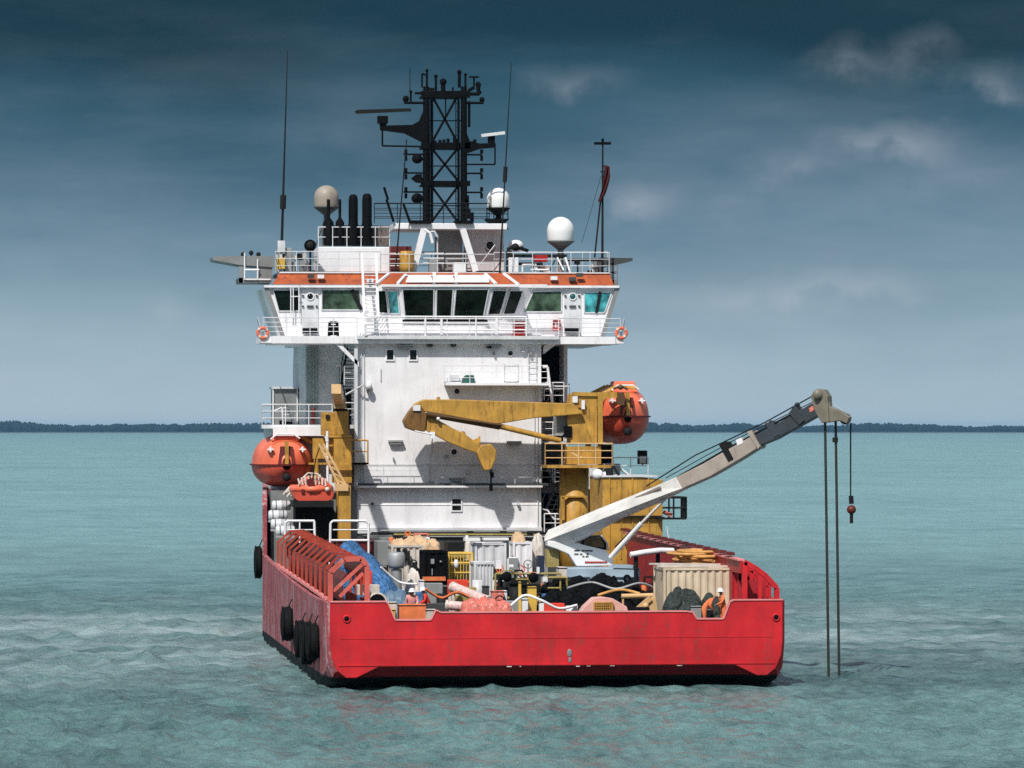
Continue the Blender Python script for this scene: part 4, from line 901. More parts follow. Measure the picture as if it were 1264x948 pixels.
# ---- lattice mast
MA = grp('lattice_mast', SHIP)
g = MB()
for px in (526, 572.5):
    g.tube(P(px, 276, YM + 1), P(px, 107, YM + 1), .20, .17, n=12)
for px in (533, 566):
    g.tube(P(px, 276, YM + 3), P(px, 112, YM + 3), .07, n=6)
g.build('mast_post', BLACK, MA)
g = MB()
for y0, y1 in ((116, 178), (182, 224), (229, 275)):
    for y in (YM + 1, YM + 3):
        g.bar(P(532, y0, y), P(566, y1, y), .13, .06, up=(0, 1, 0)); g.bar(P(566, y0, y), P(532, y1, y), .13, .06, up=(0, 1, 0))
    ym = (y0 + y1) / 2
    g.tube(P(528, ym + 2, YM + 2), P(570, ym + 2, YM + 2), .03); 
g.tube(P(550, 116, YM + 1.2), P(550, 150, YM + 1.2), .035)
g.build('cross_brace', BLACK, MA)
for py, h_ in ((116.5, .36), (180, .34), (226.5, .28)):
    g = MB(); g.bar(P(520, py, YM + 1), P(580, py, YM + 1), .4, h_ ); g.box(P(524, py, YM).x, P(574, py, YM).x, YM + 1, YM + 3, P(550, py, YM).z - .05, P(550, py, YM).z + .05); g.build('crossbeam', BLACK, MA)
for px in (532.5, 564.5):
    g = MB(); g.ladder(P(px, 275, YM + .7), P(px, 118, YM + .7), .16, step=.42, r=.03); g.build('ladder', BLACK, MA)
g = MB(); g.prism([P(470, 155, YM + .8), P(509, 154, YM + .8), P(518, 149, YM + .8), P(524, 135, YM + .8), P(524, 176, YM + .8), P(516, 172, YM + .8), P(500, 164, YM + .8), P(470, 160, YM + .8)], (0, .6, 0)); g.build('radar_arm', BLACK, MA)
g = MB(); g.prism([P(576, 164, YM + .8), P(580, 174, YM + .8), P(592, 177, YM + .8), P(612, 176.5, YM + .8), P(612, 181.5, YM + .8), P(594, 183, YM + .8), P(580, 188, YM + .8), P(572, 190, YM + .8)], (0, .6, 0)); g.build('radar_arm', BLACK, MA)
g = MB(); g.pbox(466.5, 143, 479, 152, YM + .8, .5); g.pbox(469, 152, 477, 155, YM + .9, .3); g.build('radar_pedestal', BLACK, MA); RS = MA
g = MB(); g.prism([P(438, 137.5, YM + .85), P(441, 135.5, YM + .85), P(507, 133.5, YM + .85), P(508, 137, YM + .85), P(441, 140, YM + .85)], (0, .35, 0)); g.build('radar_scanner', DKSTEEL, RS)
g = MB(); g.pbox(603, 167, 611, 176, YM + .9, .4); g.build('radar_pedestal', BLACK, MA); RS2 = MA
g = MB(); g.bar(P(594, 167.5, YM + .9), P(623, 164, YM + .9), .3, .17); g.build('radar_scanner', GREYW, RS2)
g = MB(); g.path([P(472, 160, YM + .9), P(472, 180, YM + .9), P(524, 181, YM + .9)], .05); g.path([P(611, 182, YM + .9), P(611, 203, YM + .9), P(576, 203, YM + .9)], .045); g.path([P(579, 125, YM + 1), P(579, 157, YM + 1)], .08); g.build('arm_stay', BLACK, MA)
def aerial(pts, r_=.045): 
    g = MB(); g.path([P(x, y, YM + .9) for x, y in pts], r_); g.build('aerial', BLACK, MA)
for y in (190.5, 213.5, 237):
    aerial([(498, y), (526, y)], .05); aerial([(573, y + .5), (595, y + .5)], .05)
    for px in (501, 594.5):
        g = MB(); g.tube(P(px, y - 6, YM + .9), P(px, y - .8, YM + .9), .09); g.tube(P(px, y + 1.5, YM + .9), P(px, y + 8, YM + .9), .08); g.build('dipole', BLACK, MA)
for px, py, r_ in ((515, 196, .30), (515, 221, .24), (515, 245, .33)):
    g = MB(); 
    if py != 221: g.ball(P(px, py, YM + .9), r_, sz=.9)
    else: g.prism([P(508, 220, YM + .7), P(514, 215, YM + .7), P(521, 215, YM + .7), P(521, 226, YM + .7), P(514, 225, YM + .7)], (0, .4, 0))
    g.tube(P(px, py, YM + .9), P(524, py, YM + .9), .08); g.build('signal_horn', BLACK, MA)
for px, y0, y1, r_ in ((521, 91, 108, .05), (527, 86, 108, .06), (538, 93, 115, .07), (547, 100, 116, .13), (567, 88, 108, .09), (574.5, 91, 108, .06), (585, 95, 110, .05), (590, 103, 112, .10), (507, 112, 126, .06), (506, 84, 112, .02), (501, 121, 127, .12), (595, 122, 127, .10), (559, 108, 115, .05)):
    g = MB(); g.tube(P(px, y1, YM + 1), P(px, y0, YM + 1), r_); 
    if r_ > .055: g.ball(P(px, y0 + 1, YM + 1), r_ * 1.5)
    g.build('aerial', BLACK, MA)
aerial([(499, 127), (524, 127)], .07); aerial([(576, 127), (597, 127)], .07); aerial([(512, 115), (524, 115)], .07); aerial([(576, 116), (592, 116), (592, 112)], .1); aerial([(579, 95), (591, 95)], .05); aerial([(521, 91), (527, 93)], .05); aerial([(530, 110), (536, 110)], .08); aerial([(585, 108), (578, 112)], .1); aerial([(592, 103), (590, 115)], .09)
for px in (537, 543, 548, 553, 561, 583, 586): g = MB(); g.tube(P(px, 178, YM + .9), P(px, 178 - rq.uniform(3, 9), YM + .9), .09); g.build('mast_lamp', BLACK, MA)
for px, py in ((577, 250), (579, 262), (583, 266), (577, 245)): g = MB(); g.pbox(px - 2, py - 4, px + 2, py + 8, YM + .6, .4); g.build('mast_lamp', BLACK, MA)
# ---- whip aerials
def whip(x0, y0, x1, y1, Y, r0, r1, kink=None):
    g = MB(); a = P(x0, y0, Y); b_ = P(x1, y1, Y); m_ = a.lerp(b_, .45) + Vector((.0, 0, 0)); g.tube(a, m_, r0, (r0 + r1) / 2, 7); g.tube(m_, b_, (r0 + r1) / 2, r1, 7)
    if kink: g.tube(a.lerp(b_, kink), a.lerp(b_, kink + .07), r0 * 2, n=7)
    return g.build('whip_aerial', DKSTEEL, SHIP)
whip(347.5, 307, 355, 62, 51, .085, .018, .2); whip(488, 335, 502, 172, 49.5, .05, .03); whip(616, 350, 631, 78, 48, .06, .02, .46)
g = MB(); g.pbox(343, 297, 352, 310, 50.8, .4); g.tube(P(347, 336, 51), P(347, 300, 51), .09); g.build('aerial_base', GREYW, RF)
# ---- signal mast with stays
YS = 49.5
g = MB(); g.tube(P(743.5, 337, YS), P(744, 178, YS), .075, .045, 8); SM = g.build('signal_mast', DKSTEEL, SHIP)
g = MB(); g.bar(P(733.5, 177, YS), P(754, 177, YS), .2, .14); g.tube(P(744, 176, YS), P(744, 171, YS), .07); g.build('signal_lamp', BLACK, SM)
g = MB(); g.tube(P(742, 217, YS), P(718, 300, YS), .015, n=4); g.tube(P(742, 240, YS), P(734, 318, YS), .05, n=5); g.tube(P(743, 205, YS), P(750, 205, YS), .04, n=5); g.tube(P(741, 212, YS), P(747, 212, YS), .04, n=5); g.build('stay_wire', DKSTEEL, SM)
# ================================================================== cranes
# ---- ochre knuckle boom crane, starboard side of the tower
YK = 44.0
base = P(725, 655, YK); KC = root('knuckle_boom_crane', (base.x, YK + .8, DK), 'ochre knuckle boom crane with its boom folded across the white tower', 'crane')
g = MB(); c0 = P(711, 600, YK); g.lathe([(.0, 0), (.80, 0), (.80, PZ(711, 576, YK) - DK), (0, PZ(711, 576, YK) - DK)], (c0.x, YK + .8, DK), 'z', 22); PED = g.build('pedestal', OCHRE, KC)
g = MB(); g.pbox(692.5, 612, 697, 642, YK - .1, .3); g.pbox(693, 612, 725, 614, YK - .15, .2); g.pbox(718, 630, 719.5, 650, YK - .1, .12); g.build('cable_tray', OCHRE, PED)
g = MB(); g.prism([P(705, 548, YK), P(700, 520, YK), P(702, 506, YK), P(706, 486, YK), P(742, 484, YK), (P(742, 484, YK)), P(742, 548, YK)][:5] + [P(742, 548, YK)], (0, 1.6, 0)); HS = g.build('crane_housing', OCHRE, KC, bevel=.05)
g = MB(); g.bar(P(722, 512, YK - .06), P(733, 546, YK - .06), .22, .1, up=(0, 1, 0)); g.bar(P(706, 486, YK - .05), P(745, 487, YK - .05), .2, .15, up=(0, 1, 0)); g.pbox(738, 486, 744, 548, YK - .15, .3)
g.pbox(700, 500, 724, 503, YK - .1, .12); g.pbox(734, 500, 737, 548, YK - .12, .15); g.build('housing_rib', OCHRE, HS)
g = MB(); g.pbox(707, 489, 713, 497, YK - .2, .2); g.pbox(718, 494, 722, 505, YK - .25, .2); g.build('housing_lamp', WHITE, HS)
g = MB(); g.pbox(697, 526, 706, 540, YK - .1, .9); g.build('valve_block', BLACK, HS)
g = MB(); g.pbox(686, 512, 702, 536, YK + .3, .9); g.build('control_cab', GREYW, HS); g = MB(); g.pbox(688, 514, 700, 534, YK + .26, .03); g.build('cab_window', GREY, HS)
# boom: main, jib, head
b = MB(); b.prism([P(x, y, YK - .4) for x, y in ((708, 498), (560, 493), (523, 493), (512, 498), (508, 504), (524, 508), (600, 523), (618, 523), (660, 516), (720, 511))], (0, .75, 0)); BM = b.build('main_boom', OCHRE, KC, bevel=.05)
b = MB(); b.prism([P(x, y, YK - .5) for x, y in ((512, 499), (521, 502), (527, 512), (525, 533), (512, 532), (501, 528), (498, 519), (505, 508))], (0, .95, 0)); b.build('knuckle', paint('ochre_brown_paint', (.20, .10, .025), wear=.5, wearcol=(.05, .03, .02), scale=2), KC, bevel=.06)
b = MB(); b.prism([P(x, y, YK - .35) for x, y in ((527, 509), (542, 519), (560, 529), (573, 535), (584, 543), (596, 550), (592, 560), (578, 556), (552, 545), (526, 531))], (0, .6, 0)); b.build('jib', OCHRE, KC, bevel=.04)
b = MB(); b.prism([P(x, y, YK - .42) for x, y in ((594, 549), (606, 548), (613, 556), (612, 567), (606, 580), (598, 581), (591, 566), (588, 558))], (0, .7, 0)); b.build('jib_head', OCHRE, KC, bevel=.06)
b = MB(); b.prism([P(x, y, YK - .2) for x, y in ((570, 536), (571, 532), (574, 533), (576, 540))], (0, .3, 0)); b.prism([P(x, y, YK - .2) for x, y in ((581, 544), (590, 541), (593, 538), (593, 547))], (0, .3, 0)); b.prism([P(x, y, YK - .3) for x, y in ((539, 494), (540, 490), (543, 490), (544, 494))], (0, .4, 0)); b.build('cylinder_bracket', OCHRE, KC)
b = MB(); b.tube(P(616, 526, YK - .25), P(692, 544, YK - .1), .15); b.build('lift_cylinder', OCHRE, KC)
b = MB(); b.tube(P(527, 511, YK - .5), P(617, 527, YK - .4), .16, n=10); b.tube(P(545, 514, YK - .6), P(620, 525, YK - .6), .07); b.build('knuckle_cylinder', paint('brown_cylinder', (.09, .045, .015), wear=.3, wearcol=(.02, .015, .01)), KC)
b = MB(); b.pbox(510, 500, 519, 507, YK - .6, .15); b.pbox(531, 533, 537, 541, YK - .5, .2); b.tube(P(512, 532, YK - .5), P(532, 536, YK - .5), .04); b.ball(P(541, 517, YK - .6), .1); b.build('boom_lamp', WHITE, KC)
b = MB(); b.tube(P(606, 580, YK - .1), P(606, 600, YK - .1), .045); b.tube(P(606, 597, YK - .1), P(606, 606, YK - .1), .10); b.tube(P(607.5, 583, YK - .05), P(607.5, 590, YK - .05), .09); b.build('hook_line', BLACK, KC)
# platform with railings
za = PZ(700, 574, YK); g = MB(); g.box(PX(673, YK), PX(756, YK), YK - .9, YK + 2, za - .15, za); g.build('crane_platform', OCHRE, KC)
g = MB(); g.rail([P(673, 574, YK - .85), P(756, 574, YK - .85)], 1.15, 3, .9, .04); g.rail([P(673, 574, YK - .85), P(673, 574, YK + 2)], 1.15, 3, .9, .04); g.rail([P(756, 574, YK - .85), P(756, 574, YK + 2)], 1.15, 3, .9, .04); g.bar(P(704, 558, YK - .8), P(720, 566, YK - .8), .1, .06, up=(0, 1, 0)); g.build('platform_railing', PALEO, KC)
g = MB(); g.pbox(700, 551, 742, 573, YK + .05, 1.2); g.build('slewing_ring', OCHRE, KC); g = MB(); g.pbox(744, 549, 755, 572, YK + 1.2, .8); g.pbox(677, 551, 690, 573, YK + .8, .9); g.build('hydraulic_pack', BLACK, KC)
# ---- ochre tank tower (starboard) carrying the platform cage
Yt = 37.0
a = P(744, 692, Yt); c_ = P(818, 588, Yt)
g = MB(); g.prism([(a.x, Yt, DK), (a.x, Yt, c_.z), (P(785, 588, Yt).x, Yt, c_.z), (P(818, 592, Yt).x, Yt, P(818, 592, Yt).z), (P(818, 592, Yt).x, Yt, DK)], (0, 5.0, 0)); TK = g.build('winch_tower', OCHRE, None, bevel=.04, label='tall ochre steel tower behind the white telescopic crane', cat='tower')
g = MB(); g.pbox(743, 587, 812, 589, Yt - .1, 5.2); g.build('top_plate', GREYW, TK)
for px in (752, 766, 780, 800): g = MB(); g.pbox(px, 590, px + 1.2, 690, Yt - .06, .05); g.build('stiffener', OCHRE, TK)
g = MB(); g.pbox(744, 636.5, 817, 638.5, Yt - .25, .3); g.pbox(812, 638, 820, 641, Yt - .5, 1); g.build('ledge', DKSTEEL, TK)
g = MB(); g.ball(P(738, 586, Yt + 1), .30); g.ball(P(748, 587, Yt + 1.3), .22); g.build('tank_dome', WHITE, TK)
g = MB(); g.pbox(748, 578, 757, 587, Yt + 1, .8); g.path([P(752, 585, Yt + .5), P(757, 575, Yt + .5), P(764, 587, Yt + .5)], .06); g.build('top_fitting', DKSTEEL, TK)
g = MB(); pA = P(816, 640, Yt + .2); pB = P(847, 640, Yt + .2)
g.box(pA.x, pB.x, Yt + .2, Yt + 1.8, pA.z - .06, pA.z + .02)
for y in (Yt + .2, Yt + 1.8):
    g.rail([(pA.x, y, pA.z), (pB.x, y, pB.z)], 1.1, 2, .6, .05)
g.rail([(pB.x, Yt + .2, pB.z), (pB.x, Yt + 1.8, pB.z)], 1.1, 2, .6, .05); g.build('platform_cage', DKSTEEL, TK)
g = MB(); g.bar(P(819, 632, Yt + .6), P(829, 636, Yt + .6), .3, .2); g.build('cage_lamp', SALMON, TK)
g = MB(); g.tube((P(826, 676, 33).x, 33, 5.5), P(823, 650, 33), .03); g.build('flag_pole', GREYW, SHIP)
# small lamp box on a pole above the boat deck
a = P(788, 573, 49); g = MB(); g.pbox(788, 556, 799, 573, 49, .4); LPB = g.build('lamp_box', DKSTEEL, SHIP); g = MB(); g.pbox(789.5, 563, 797.5, 572, 48.95, .05); g.build('lamp_lens', CREAM, LPB); g = MB(); g.tube((PX(793, 49.2), 49.2, 9.3), P(793, 573, 49.2), .05); g.build('lamp_post', GREYW, LPB)
# ---- port side ochre boat crane and davit
YD = 45.0
DV = root('boat_deck_crane', (PX(432, YD), YD + .5, DK), 'ochre deck crane column beside the port lifeboat, boom pointing aft', 'crane')
g = MB(); g.box(PX(416, YD), PX(433, YD), YD, YD + 1.0, DK, PZ(430, 585, YD)); g.build('column', OCHRE, DV)
g = MB(); g.box(PX(412, YD), PX(434, YD), YD - .1, YD + 1.3, PZ(430, 596, YD), PZ(430, 537, YD)); g.build('column_head', OCHRE, DV)
g = MB(); g.box(PX(414, YD), PX(430, YD), YD - .1, YD + 1.0, PZ(430, 537, YD), PZ(430, 505, YD)); g.pbox(397, 509, 414, 537, YD + .2, .8); g.build('crane_housing', OCHRE, DV, bevel=.03)
g = MB(); g.prism([P(410, 476, 43.2), P(421, 476, 43.2), P(428, 504, 43.2), P(413, 504, 43.2)], (0, .5, 0)); g.bar(P(420, 500, YD), P(415, 480, 39.5), .5, .5); g.build('boom', PALEO, DV)
g = MB(); g.pbox(412, 504.5, 429, 507.5, 43.4, .5); g.pbox(428, 510, 432, 530, YD + .3, .5); g.pbox(402, 512, 407, 517, YD + .1, .1); g.build('hinge', DKSTEEL, DV)
g = MB(); z_ = PZ(430, 571, YD); g.box(PX(380, YD), PX(454, YD), YD - .6, YD - .4, z_ - .1, z_); g.box(PX(433, YD), PX(454, YD), YD - .6, YD + 1, z_ - .1, z_); g.rail([P(433, 571, YD - .6), P(454, 571, YD - .6)], 1.2, 2, .9, .045); g.build('crane_platform', OCHRE, DV)
g = MB(); g.pbox(386, 541, 413, 566, YD + .6, .15); g.pbox(400, 537, 434, 540, YD - .15, .3); g.build('side_plate', OCHRE, DV)
g = MB(); g.tube(P(404, 532, YD - .5), P(404.5, 600, YD - .5), .07); g.path([P(403, 538, YD - .5), P(404, 545, YD - .5)], .1); g.build('hose', WHITE, DV)
# small boat davit in front of the column
DA = root('davit_arm', (PX(424, 41), 41, DK), 'pale ochre lattice davit arm sloping over the small rescue boat', 'davit')
g = MB(); 
for o in (-2.2, 3.0): g.bar(P(396 + o, 548, 41), P(423 + o * 1.6, 601, 41), .12, .2, up=(0, 1, 0))
for k in range(6):
    t = k / 6; g.bar(P(394 + 27 * t, 550 + 51 * t, 41), P(399 + 28 * t + 3, 550 + 51 * t + 5, 41), .08, .1, up=(0, 1, 0))
g.build('arm', PALEO, DA)
g = MB(); g.box(PX(418, 41), PX(433, 41), 41, 41.7, DK, PZ(425, 601, 41)); g.build('post', OCHRE, DA)
g = MB(); g.pbox(414, 597, 430, 606, 40.8, .3); g.build('foot_joint', PALEO, DA)
g = MB(); g.path([P(396, 548, 41), P(390, 565, 41.2), P(386, 590, 41.4)], .03); g.build('fall_wire', DKSTEEL, DA)
# ---- white telescopic crane slewed out over the starboard quarter
YC0 = 17.0
TC = root('telescopic_crane', (PX(725, YC0), YC0 + .5, DK), 'white telescopic deck crane with its long boom reaching out over the sea', 'crane')
def bz(px, py, t): return P(px, py, YC0 + (7.6 - YC0) * t)       # boom plane runs from the pivot to the tip
def tb(px): return max(0, (px - 700) / (1015 - 700.))
def seg(name, top, bot, mat, th=.62, bev=.03, y=0):
    pts = [bz(x, y_, tb(x)) for x, y_ in top] + [bz(x, y_, tb(x)) for x, y_ in bot[::-1]]
    nrm = Vector((.62, 1, 0)).normalized() * th; pts = [p - nrm * .5 + Vector((0, y, 0)) for p in pts]
    m = MB(); m.prism(pts, nrm); return m.build(name, mat, TC, bevel=bev)
seg('boom_base', [(676, 662), (681, 654), (740, 629), (806, 603), (838, 589)], [(676, 668), (690, 674), (706, 672), (760, 642), (812, 620), (846, 603)], CRW, .8)
seg('boom_section', [(838, 589), (870, 573), (905, 553), (932, 538)], [(846, 603), (880, 588), (918, 566), (937, 554)], CRB, .72)
seg('boom_section', [(934, 537), (955, 527), (1004, 498)], [(938, 551), (960, 542), (1012, 513)], CRG, .55)
seg('boom_collar', [(891, 548), (898, 545)], [(903, 569), (909, 566)], DKSTEEL, .85, 0)
seg('boom_collar', [(926, 533), (931, 531)], [(939, 554), (942, 551)], CRB, .8, 0)
seg('boom_collar', [(977, 510), (984, 500)], [(990, 524), (996, 519)], CRG, .7, 0)
seg('boom_collar', [(948, 524), (957, 520)], [(958, 540), (966, 536)], CRG, .62, 0)
seg('boom_patch', [(912, 543), (919, 540)], [(914, 550), (921, 547)], WHITE, .76, 0)
seg('boom_patch', [(728, 639), (742, 632)], [(728, 648), (742, 640)], RADW, .83, 0) if False else None
seg('boom_patch', [(688, 662), (704, 650)], [(690, 667), (705, 659)], RADW, .84, 0)
seg('boom_patch', [(1001, 504), (1006, 501)], [(1003, 509), (1008, 506)], SALMON, .6, 0)
m = MB(); nrm = Vector((.62, 1, 0)).normalized()
m.bar(bz(790, 614, tb(790)) - nrm * .46, bz(820, 601, tb(820)) - nrm * .46, .1, .10, up=(0, 1, 0)); m.bar(bz(792, 619, tb(790)) - nrm * .46, bz(822, 605, tb(820)) - nrm * .46, .1, .06, up=(0, 1, 0)); m.build('boom_rib', CRB, TC)
for pts, r_ in (([(838, 589), (905, 551), (978, 512)], .05), ([(800, 600), (860, 562), (905, 541), (945, 522), (1003, 490)], .03), ([(824, 590), (905, 545), (1010, 494)], .02)):
    m = MB(); m.path([bz(x, y, tb(x)) - nrm * .2 for x, y in pts], r_); m.build('hoist_rope', DKSTEEL, TC)
for x, y in ((947, 525), (952, 522), (981, 505), (984, 500)): m = MB(); m.ball(bz(x, y, tb(x)), .13); m.build('rope_guide', CRG, TC)
# nose block and fly head
tipm = paint('nose_block_paint', (.19, .17, .13), wear=.3, wearcol=(.07, .05, .04), scale=2)
seg('nose_block', [(1003, 489), (1011, 480), (1019, 481), (1024, 489)], [(1008, 505), (1011, 512), (1017, 522), (1026, 521)], tipm, .6)
seg('fly_head', [(1022, 486), (1026, 502), (1040, 508), (1050, 515)], [(1018, 519), (1028, 521), (1038, 519), (1047, 523)], tipm, .4)
m = MB(); a = bz(1045, 517, 1.02); m.lathe([(0, -.08), (.26, -.08), (.26, .08), (0, .08)], a - nrm * .15, 'y', 18); m.build('sheave', DKSTEEL, TC)
m = MB(); a = bz(1013, 487, 1.0); m.lathe([(0, -.08), (.24, -.08), (.24, .08), (0, .08)], a - nrm * .32, 'y', 18); m.build('sheave', tipm, TC)
m = MB(); m.tube(bz(1021, 492, 1), bz(1043, 510, 1), .02); m.build('hoist_rope', GREYW, TC)
Yl = bz(1020, 515, 1).y
for x0, x1, y0 in ((1018.5, 1023, 521), (1031.5, 1036, 519)):
    a = P(x0, y0, Yl); b_ = P(x1, 839, Yl); m = MB()
    m.tube(a, b_, .062, n=7); m.build('lifting_hose', paint('oily_wire', (.03, .032, .025), wear=.1), TC)
m = MB(); m.pbox(1016, 511, 1019, 521, Yl - .1, .2); m.tube(P(1031, 540, Yl), P(1031, 546, Yl), .13); m.build('rope_clamp', DKSTEEL, TC)
a = P(1050, 522, Yl); m = MB(); m.tube(a, P(1050, 615, Yl), .035); m.build('hoist_rope', DKSTEEL, TC)
HK = grp('hook_block', TC); m = MB(); m.tube(P(1050.5, 612, Yl), P(1051, 622, Yl), .11); m.tube(P(1051, 634, Yl), P(1051, 646, Yl), .08); m.build('swivel', DKSTEEL, HK); m = MB(); m.ball(P(1051, 629, Yl), .22, sz=.95); m.build('ball_weight', paint('hook_ball_red', (.12, .02, .015), wear=.3, wearcol=(.03, .02, .02)), HK)
# luffing cylinder
m = MB(); m.tube(bz(752, 688, tb(752)) + Vector((0, -.4, 0)), bz(790, 646, tb(790)) + Vector((0, -.4, 0)), .12, n=10); m.build('luffing_cylinder', RADW, TC)
m = MB(); m.tube(bz(789, 647, tb(790)) + Vector((0, -.4, 0)), bz(822, 614, tb(822)) + Vector((0, -.2, 0)), .07, n=10); m.build('cylinder_rod', CRW, TC)
m = MB(); m.tube(bz(758, 675, tb(752)) + Vector((0, -.3, 0)), bz(795, 638, tb(790)) + Vector((0, -.3, 0)), .03); m.build('hydraulic_hose', DKSTEEL, TC)
# turret plate with markings
m = MB(); m.prism([P(x, y, YC0 - .5) for x, y in ((676, 668), (706, 668), (722, 673), (748, 679), (757, 692), (757, 698), (722, 699), (712, 699), (702, 684), (688, 678), (676, 674))], (0, .9, 0)); TU = m.build('turret', RADW, TC, bevel=.04)
m = MB()
rk = random.Random(3)
for x0, x1, y in ((709, 716, 679.5), (718, 732, 680), (709, 714, 684), (716, 719, 684), (719, 722, 687), (723, 727, 687), (724, 727, 684)):
    x = x0
    while x < x1 - .4: w_ = rk.uniform(.6, 1.5); m.pbox(x, y - .8, min(x + w_, x1), y + .7, YC0 - .53, .02); x += w_ + .35
m.build('lettering', BLACK, TU)
m = MB(); x = 722
while x < 748: w_ = rk.uniform(1.0, 2.2); m.pbox(x, 693, x + w_, 695.2, YC0 - .53, .02); x += w_ + .4
m.build('red_lettering', REDBOX, TU)
m = MB(); m.prism([P(x, y, YC0 + .3) for x, y in ((716, 675), (720, 662), (742, 661), (748, 669), (749, 679))], (0, 1.0, 0)); CB = m.build('operator_cab', DKSTEEL, TC)
m = MB(); m.prism([P(x, y, YC0 + .25) for x, y in ((720, 674), (722, 664), (740, 663), (745, 670), (746, 676))], (0, .04, 0)); m.build('cab_window', glass('brown_cab_glass', (.12, .07, .03), .2), CB)
m = MB(); m.path([P(742, 661, YC0 + .2), P(749, 670, YC0 + .2), P(751, 680, YC0 + .2)], .04); m.build('cab_frame', GREYW, CB)
m = MB(); m.lathe([(.55, 0), (.55, PZ(735, 700, YC0) - DK)], (PX(738, YC0), YC0 + .4, DK), 'z', 20); m.build('pedestal', GREY, TC)
m = MB(); m.pbox(728, 702, 757, 710, YC0 - .9, 1.6); m.build('slewing_motor', DGREY, TC)
m = MB(); m.pbox(675, 678, 690, 700, YC0 - .1, .8); m.build('winch_drum', OLIVE, TC)
SK = MB(); SK.pbox(694, 701, 790, 724, 14.6, 2.2); a = SK.build('skid_tank', PALEB, None, bevel=.04, label='pale blue steel tank unit below the white telescopic crane', cat='tank')
m = MB(); m.prism([P(x, y, 14.55) for x, y in ((757, 701), (762, 698), (783, 698), (790, 702))], (0, 1.8, 0)); m.pbox(694, 711, 728, 712.5, 14.5, .08); m.pbox(757, 711, 790, 712.5, 14.5, .08); m.build('tank_ledge', PALEB, a)
m = MB(); m.torus(P(774, 714, 14.5), .14, .05, 'y'); m.build('tank_valve', BLACK, a)

# ================================================================== lifeboats
def lifeboat(px, py, Y, R_, Hc, Hh, Lb, label, tilt=0, split=False, aft=True):
    """covered lifeboat seen from its end; (px, py) = gunwale centre of the near end"""
    c0 = P(px, py, Y); o = root('lifeboat', (c0.x, Y + Lb / 2, c0.z), label, 'lifeboat', 'orange lifeboats hanging in their davits')
    n = 20; K = 24
    def station(k):
        t = k / (n - 1) * 2 - 1; return t, max(.02, (1 - abs(t) ** 2.6)) ** .5
    vs = []; 
    for k in range(n):
        t, w_ = station(k)
        for j in range(K + 1):
            q = math.pi * j / K; x = math.cos(q); z = math.sin(q)
            vs.append((c0.x + R_ * w_ * (abs(x) ** .75) * (1 if x > 0 else -1) * (1 - .10 * z), Y + Lb / 2 + t * Lb / 2, c0.z + Hc * (w_ ** .7) * (z ** .8)))
    m = MB(); m.add(vs, [(k * (K + 1) + j, k * (K + 1) + j + 1, (k + 1) * (K + 1) + j + 1, (k + 1) * (K + 1) + j) for k in range(n - 1) for j in range(K)], True); m.build('canopy', BOAT, o)
    vs = []
    for k in range(n):
        t, w_ = station(k)
        for j in range(K + 1):
            q = math.pi * j / K; x = math.cos(q); z = math.sin(q)
            vs.append((c0.x + R_ * 1.0 * w_ * (abs(x) ** .8) * (1 if x > 0 else -1), Y + Lb / 2 + t * Lb / 2, c0.z - Hh * (w_ ** .8) * z - .02))
    m = MB(); m.add(vs, [(k * (K + 1) + j, k * (K + 1) + j + 1, (k + 1) * (K + 1) + j + 1, (k + 1) * (K + 1) + j) for k in range(n - 1) for j in range(K)], True); m.build('boat_hull', BOATD, o)
    m = MB(); ring = []
    for s in (1, -1):
        for k in range(n) if s > 0 else range(n - 1, -1, -1):
            t, w_ = station(k); ring.append(Vector((c0.x + s * R_ * 1.03 * w_, Y + Lb / 2 + t * Lb / 2, c0.z)))
    ring.append(ring[0])
    for p, q in zip(ring[:-1], ring[1:]): m.bar(p, q, .12, .08)
    m.build('fender_strip', DKRED, o)
    # end hatch, cockpit cupola, grab lines, reflective crosses
    yn = Y + .02; w1 = station(2)[1]
    m = MB(); m.prism([(c0.x - .28 * R_, yn + .0, c0.z + .05), (c0.x - .2 * R_, yn + .12, c0.z + Hc * .62), (c0.x + .2 * R_, yn + .12, c0.z + Hc * .62), (c0.x + .28 * R_, yn, c0.z + .05)], (0, .9, 0)); m.build('end_hatch', DKRED, o)
    m = MB(); m.box(c0.x - .10, c0.x + .10, yn - .1, yn + .2, c0.z + .05, c0.z + Hc * .8); m.build('hatch_frame', OCHRE, o)
    m = MB(); m.prism([(c0.x - .45 * R_, yn + 1.0, c0.z + Hc * .8), (c0.x - .35 * R_, yn + 1.2, c0.z + Hc * 1.16), (c0.x + .35 * R_, yn + 1.2, c0.z + Hc * 1.16), (c0.x + .45 * R_, yn + 1.0, c0.z + Hc * .8)], (0, 1.6, 0)); m.build('steering_cupola', BOAT, o, bevel=.05)
    m = MB(); m.path([(c0.x - .5 * R_, yn + .6, c0.z + Hc * .85), (c0.x - .3 * R_, yn + .6, c0.z + Hc * 1.02), (c0.x + .25 * R_, yn + .6, c0.z + Hc * 1.02), (c0.x + .45 * R_, yn + .6, c0.z + Hc * .88)], .045); m.build('grab_rail', WHITE, o)
    for s in (-1, 1):
        cx = c0.x + s * .52 * R_; cy = yn + .16; cz = c0.z + Hc * .52
        m = MB(); m.box(cx - .16, cx + .16, cy - .06, cy + .5, cz - .04, cz + .04); m.box(cx - .04, cx + .04, cy - .063, cy + .5, cz - .15, cz + .15); m.build('reflective_cross', RADW, o)
    m = MB(); m.lathe([(.0, 0), (.22, 0), (.22, .3)], (c0.x, Y - .08, c0.z - Hh * .55), 'y', 14); m.build('propeller_guard', DKSTEEL, o)
    return o
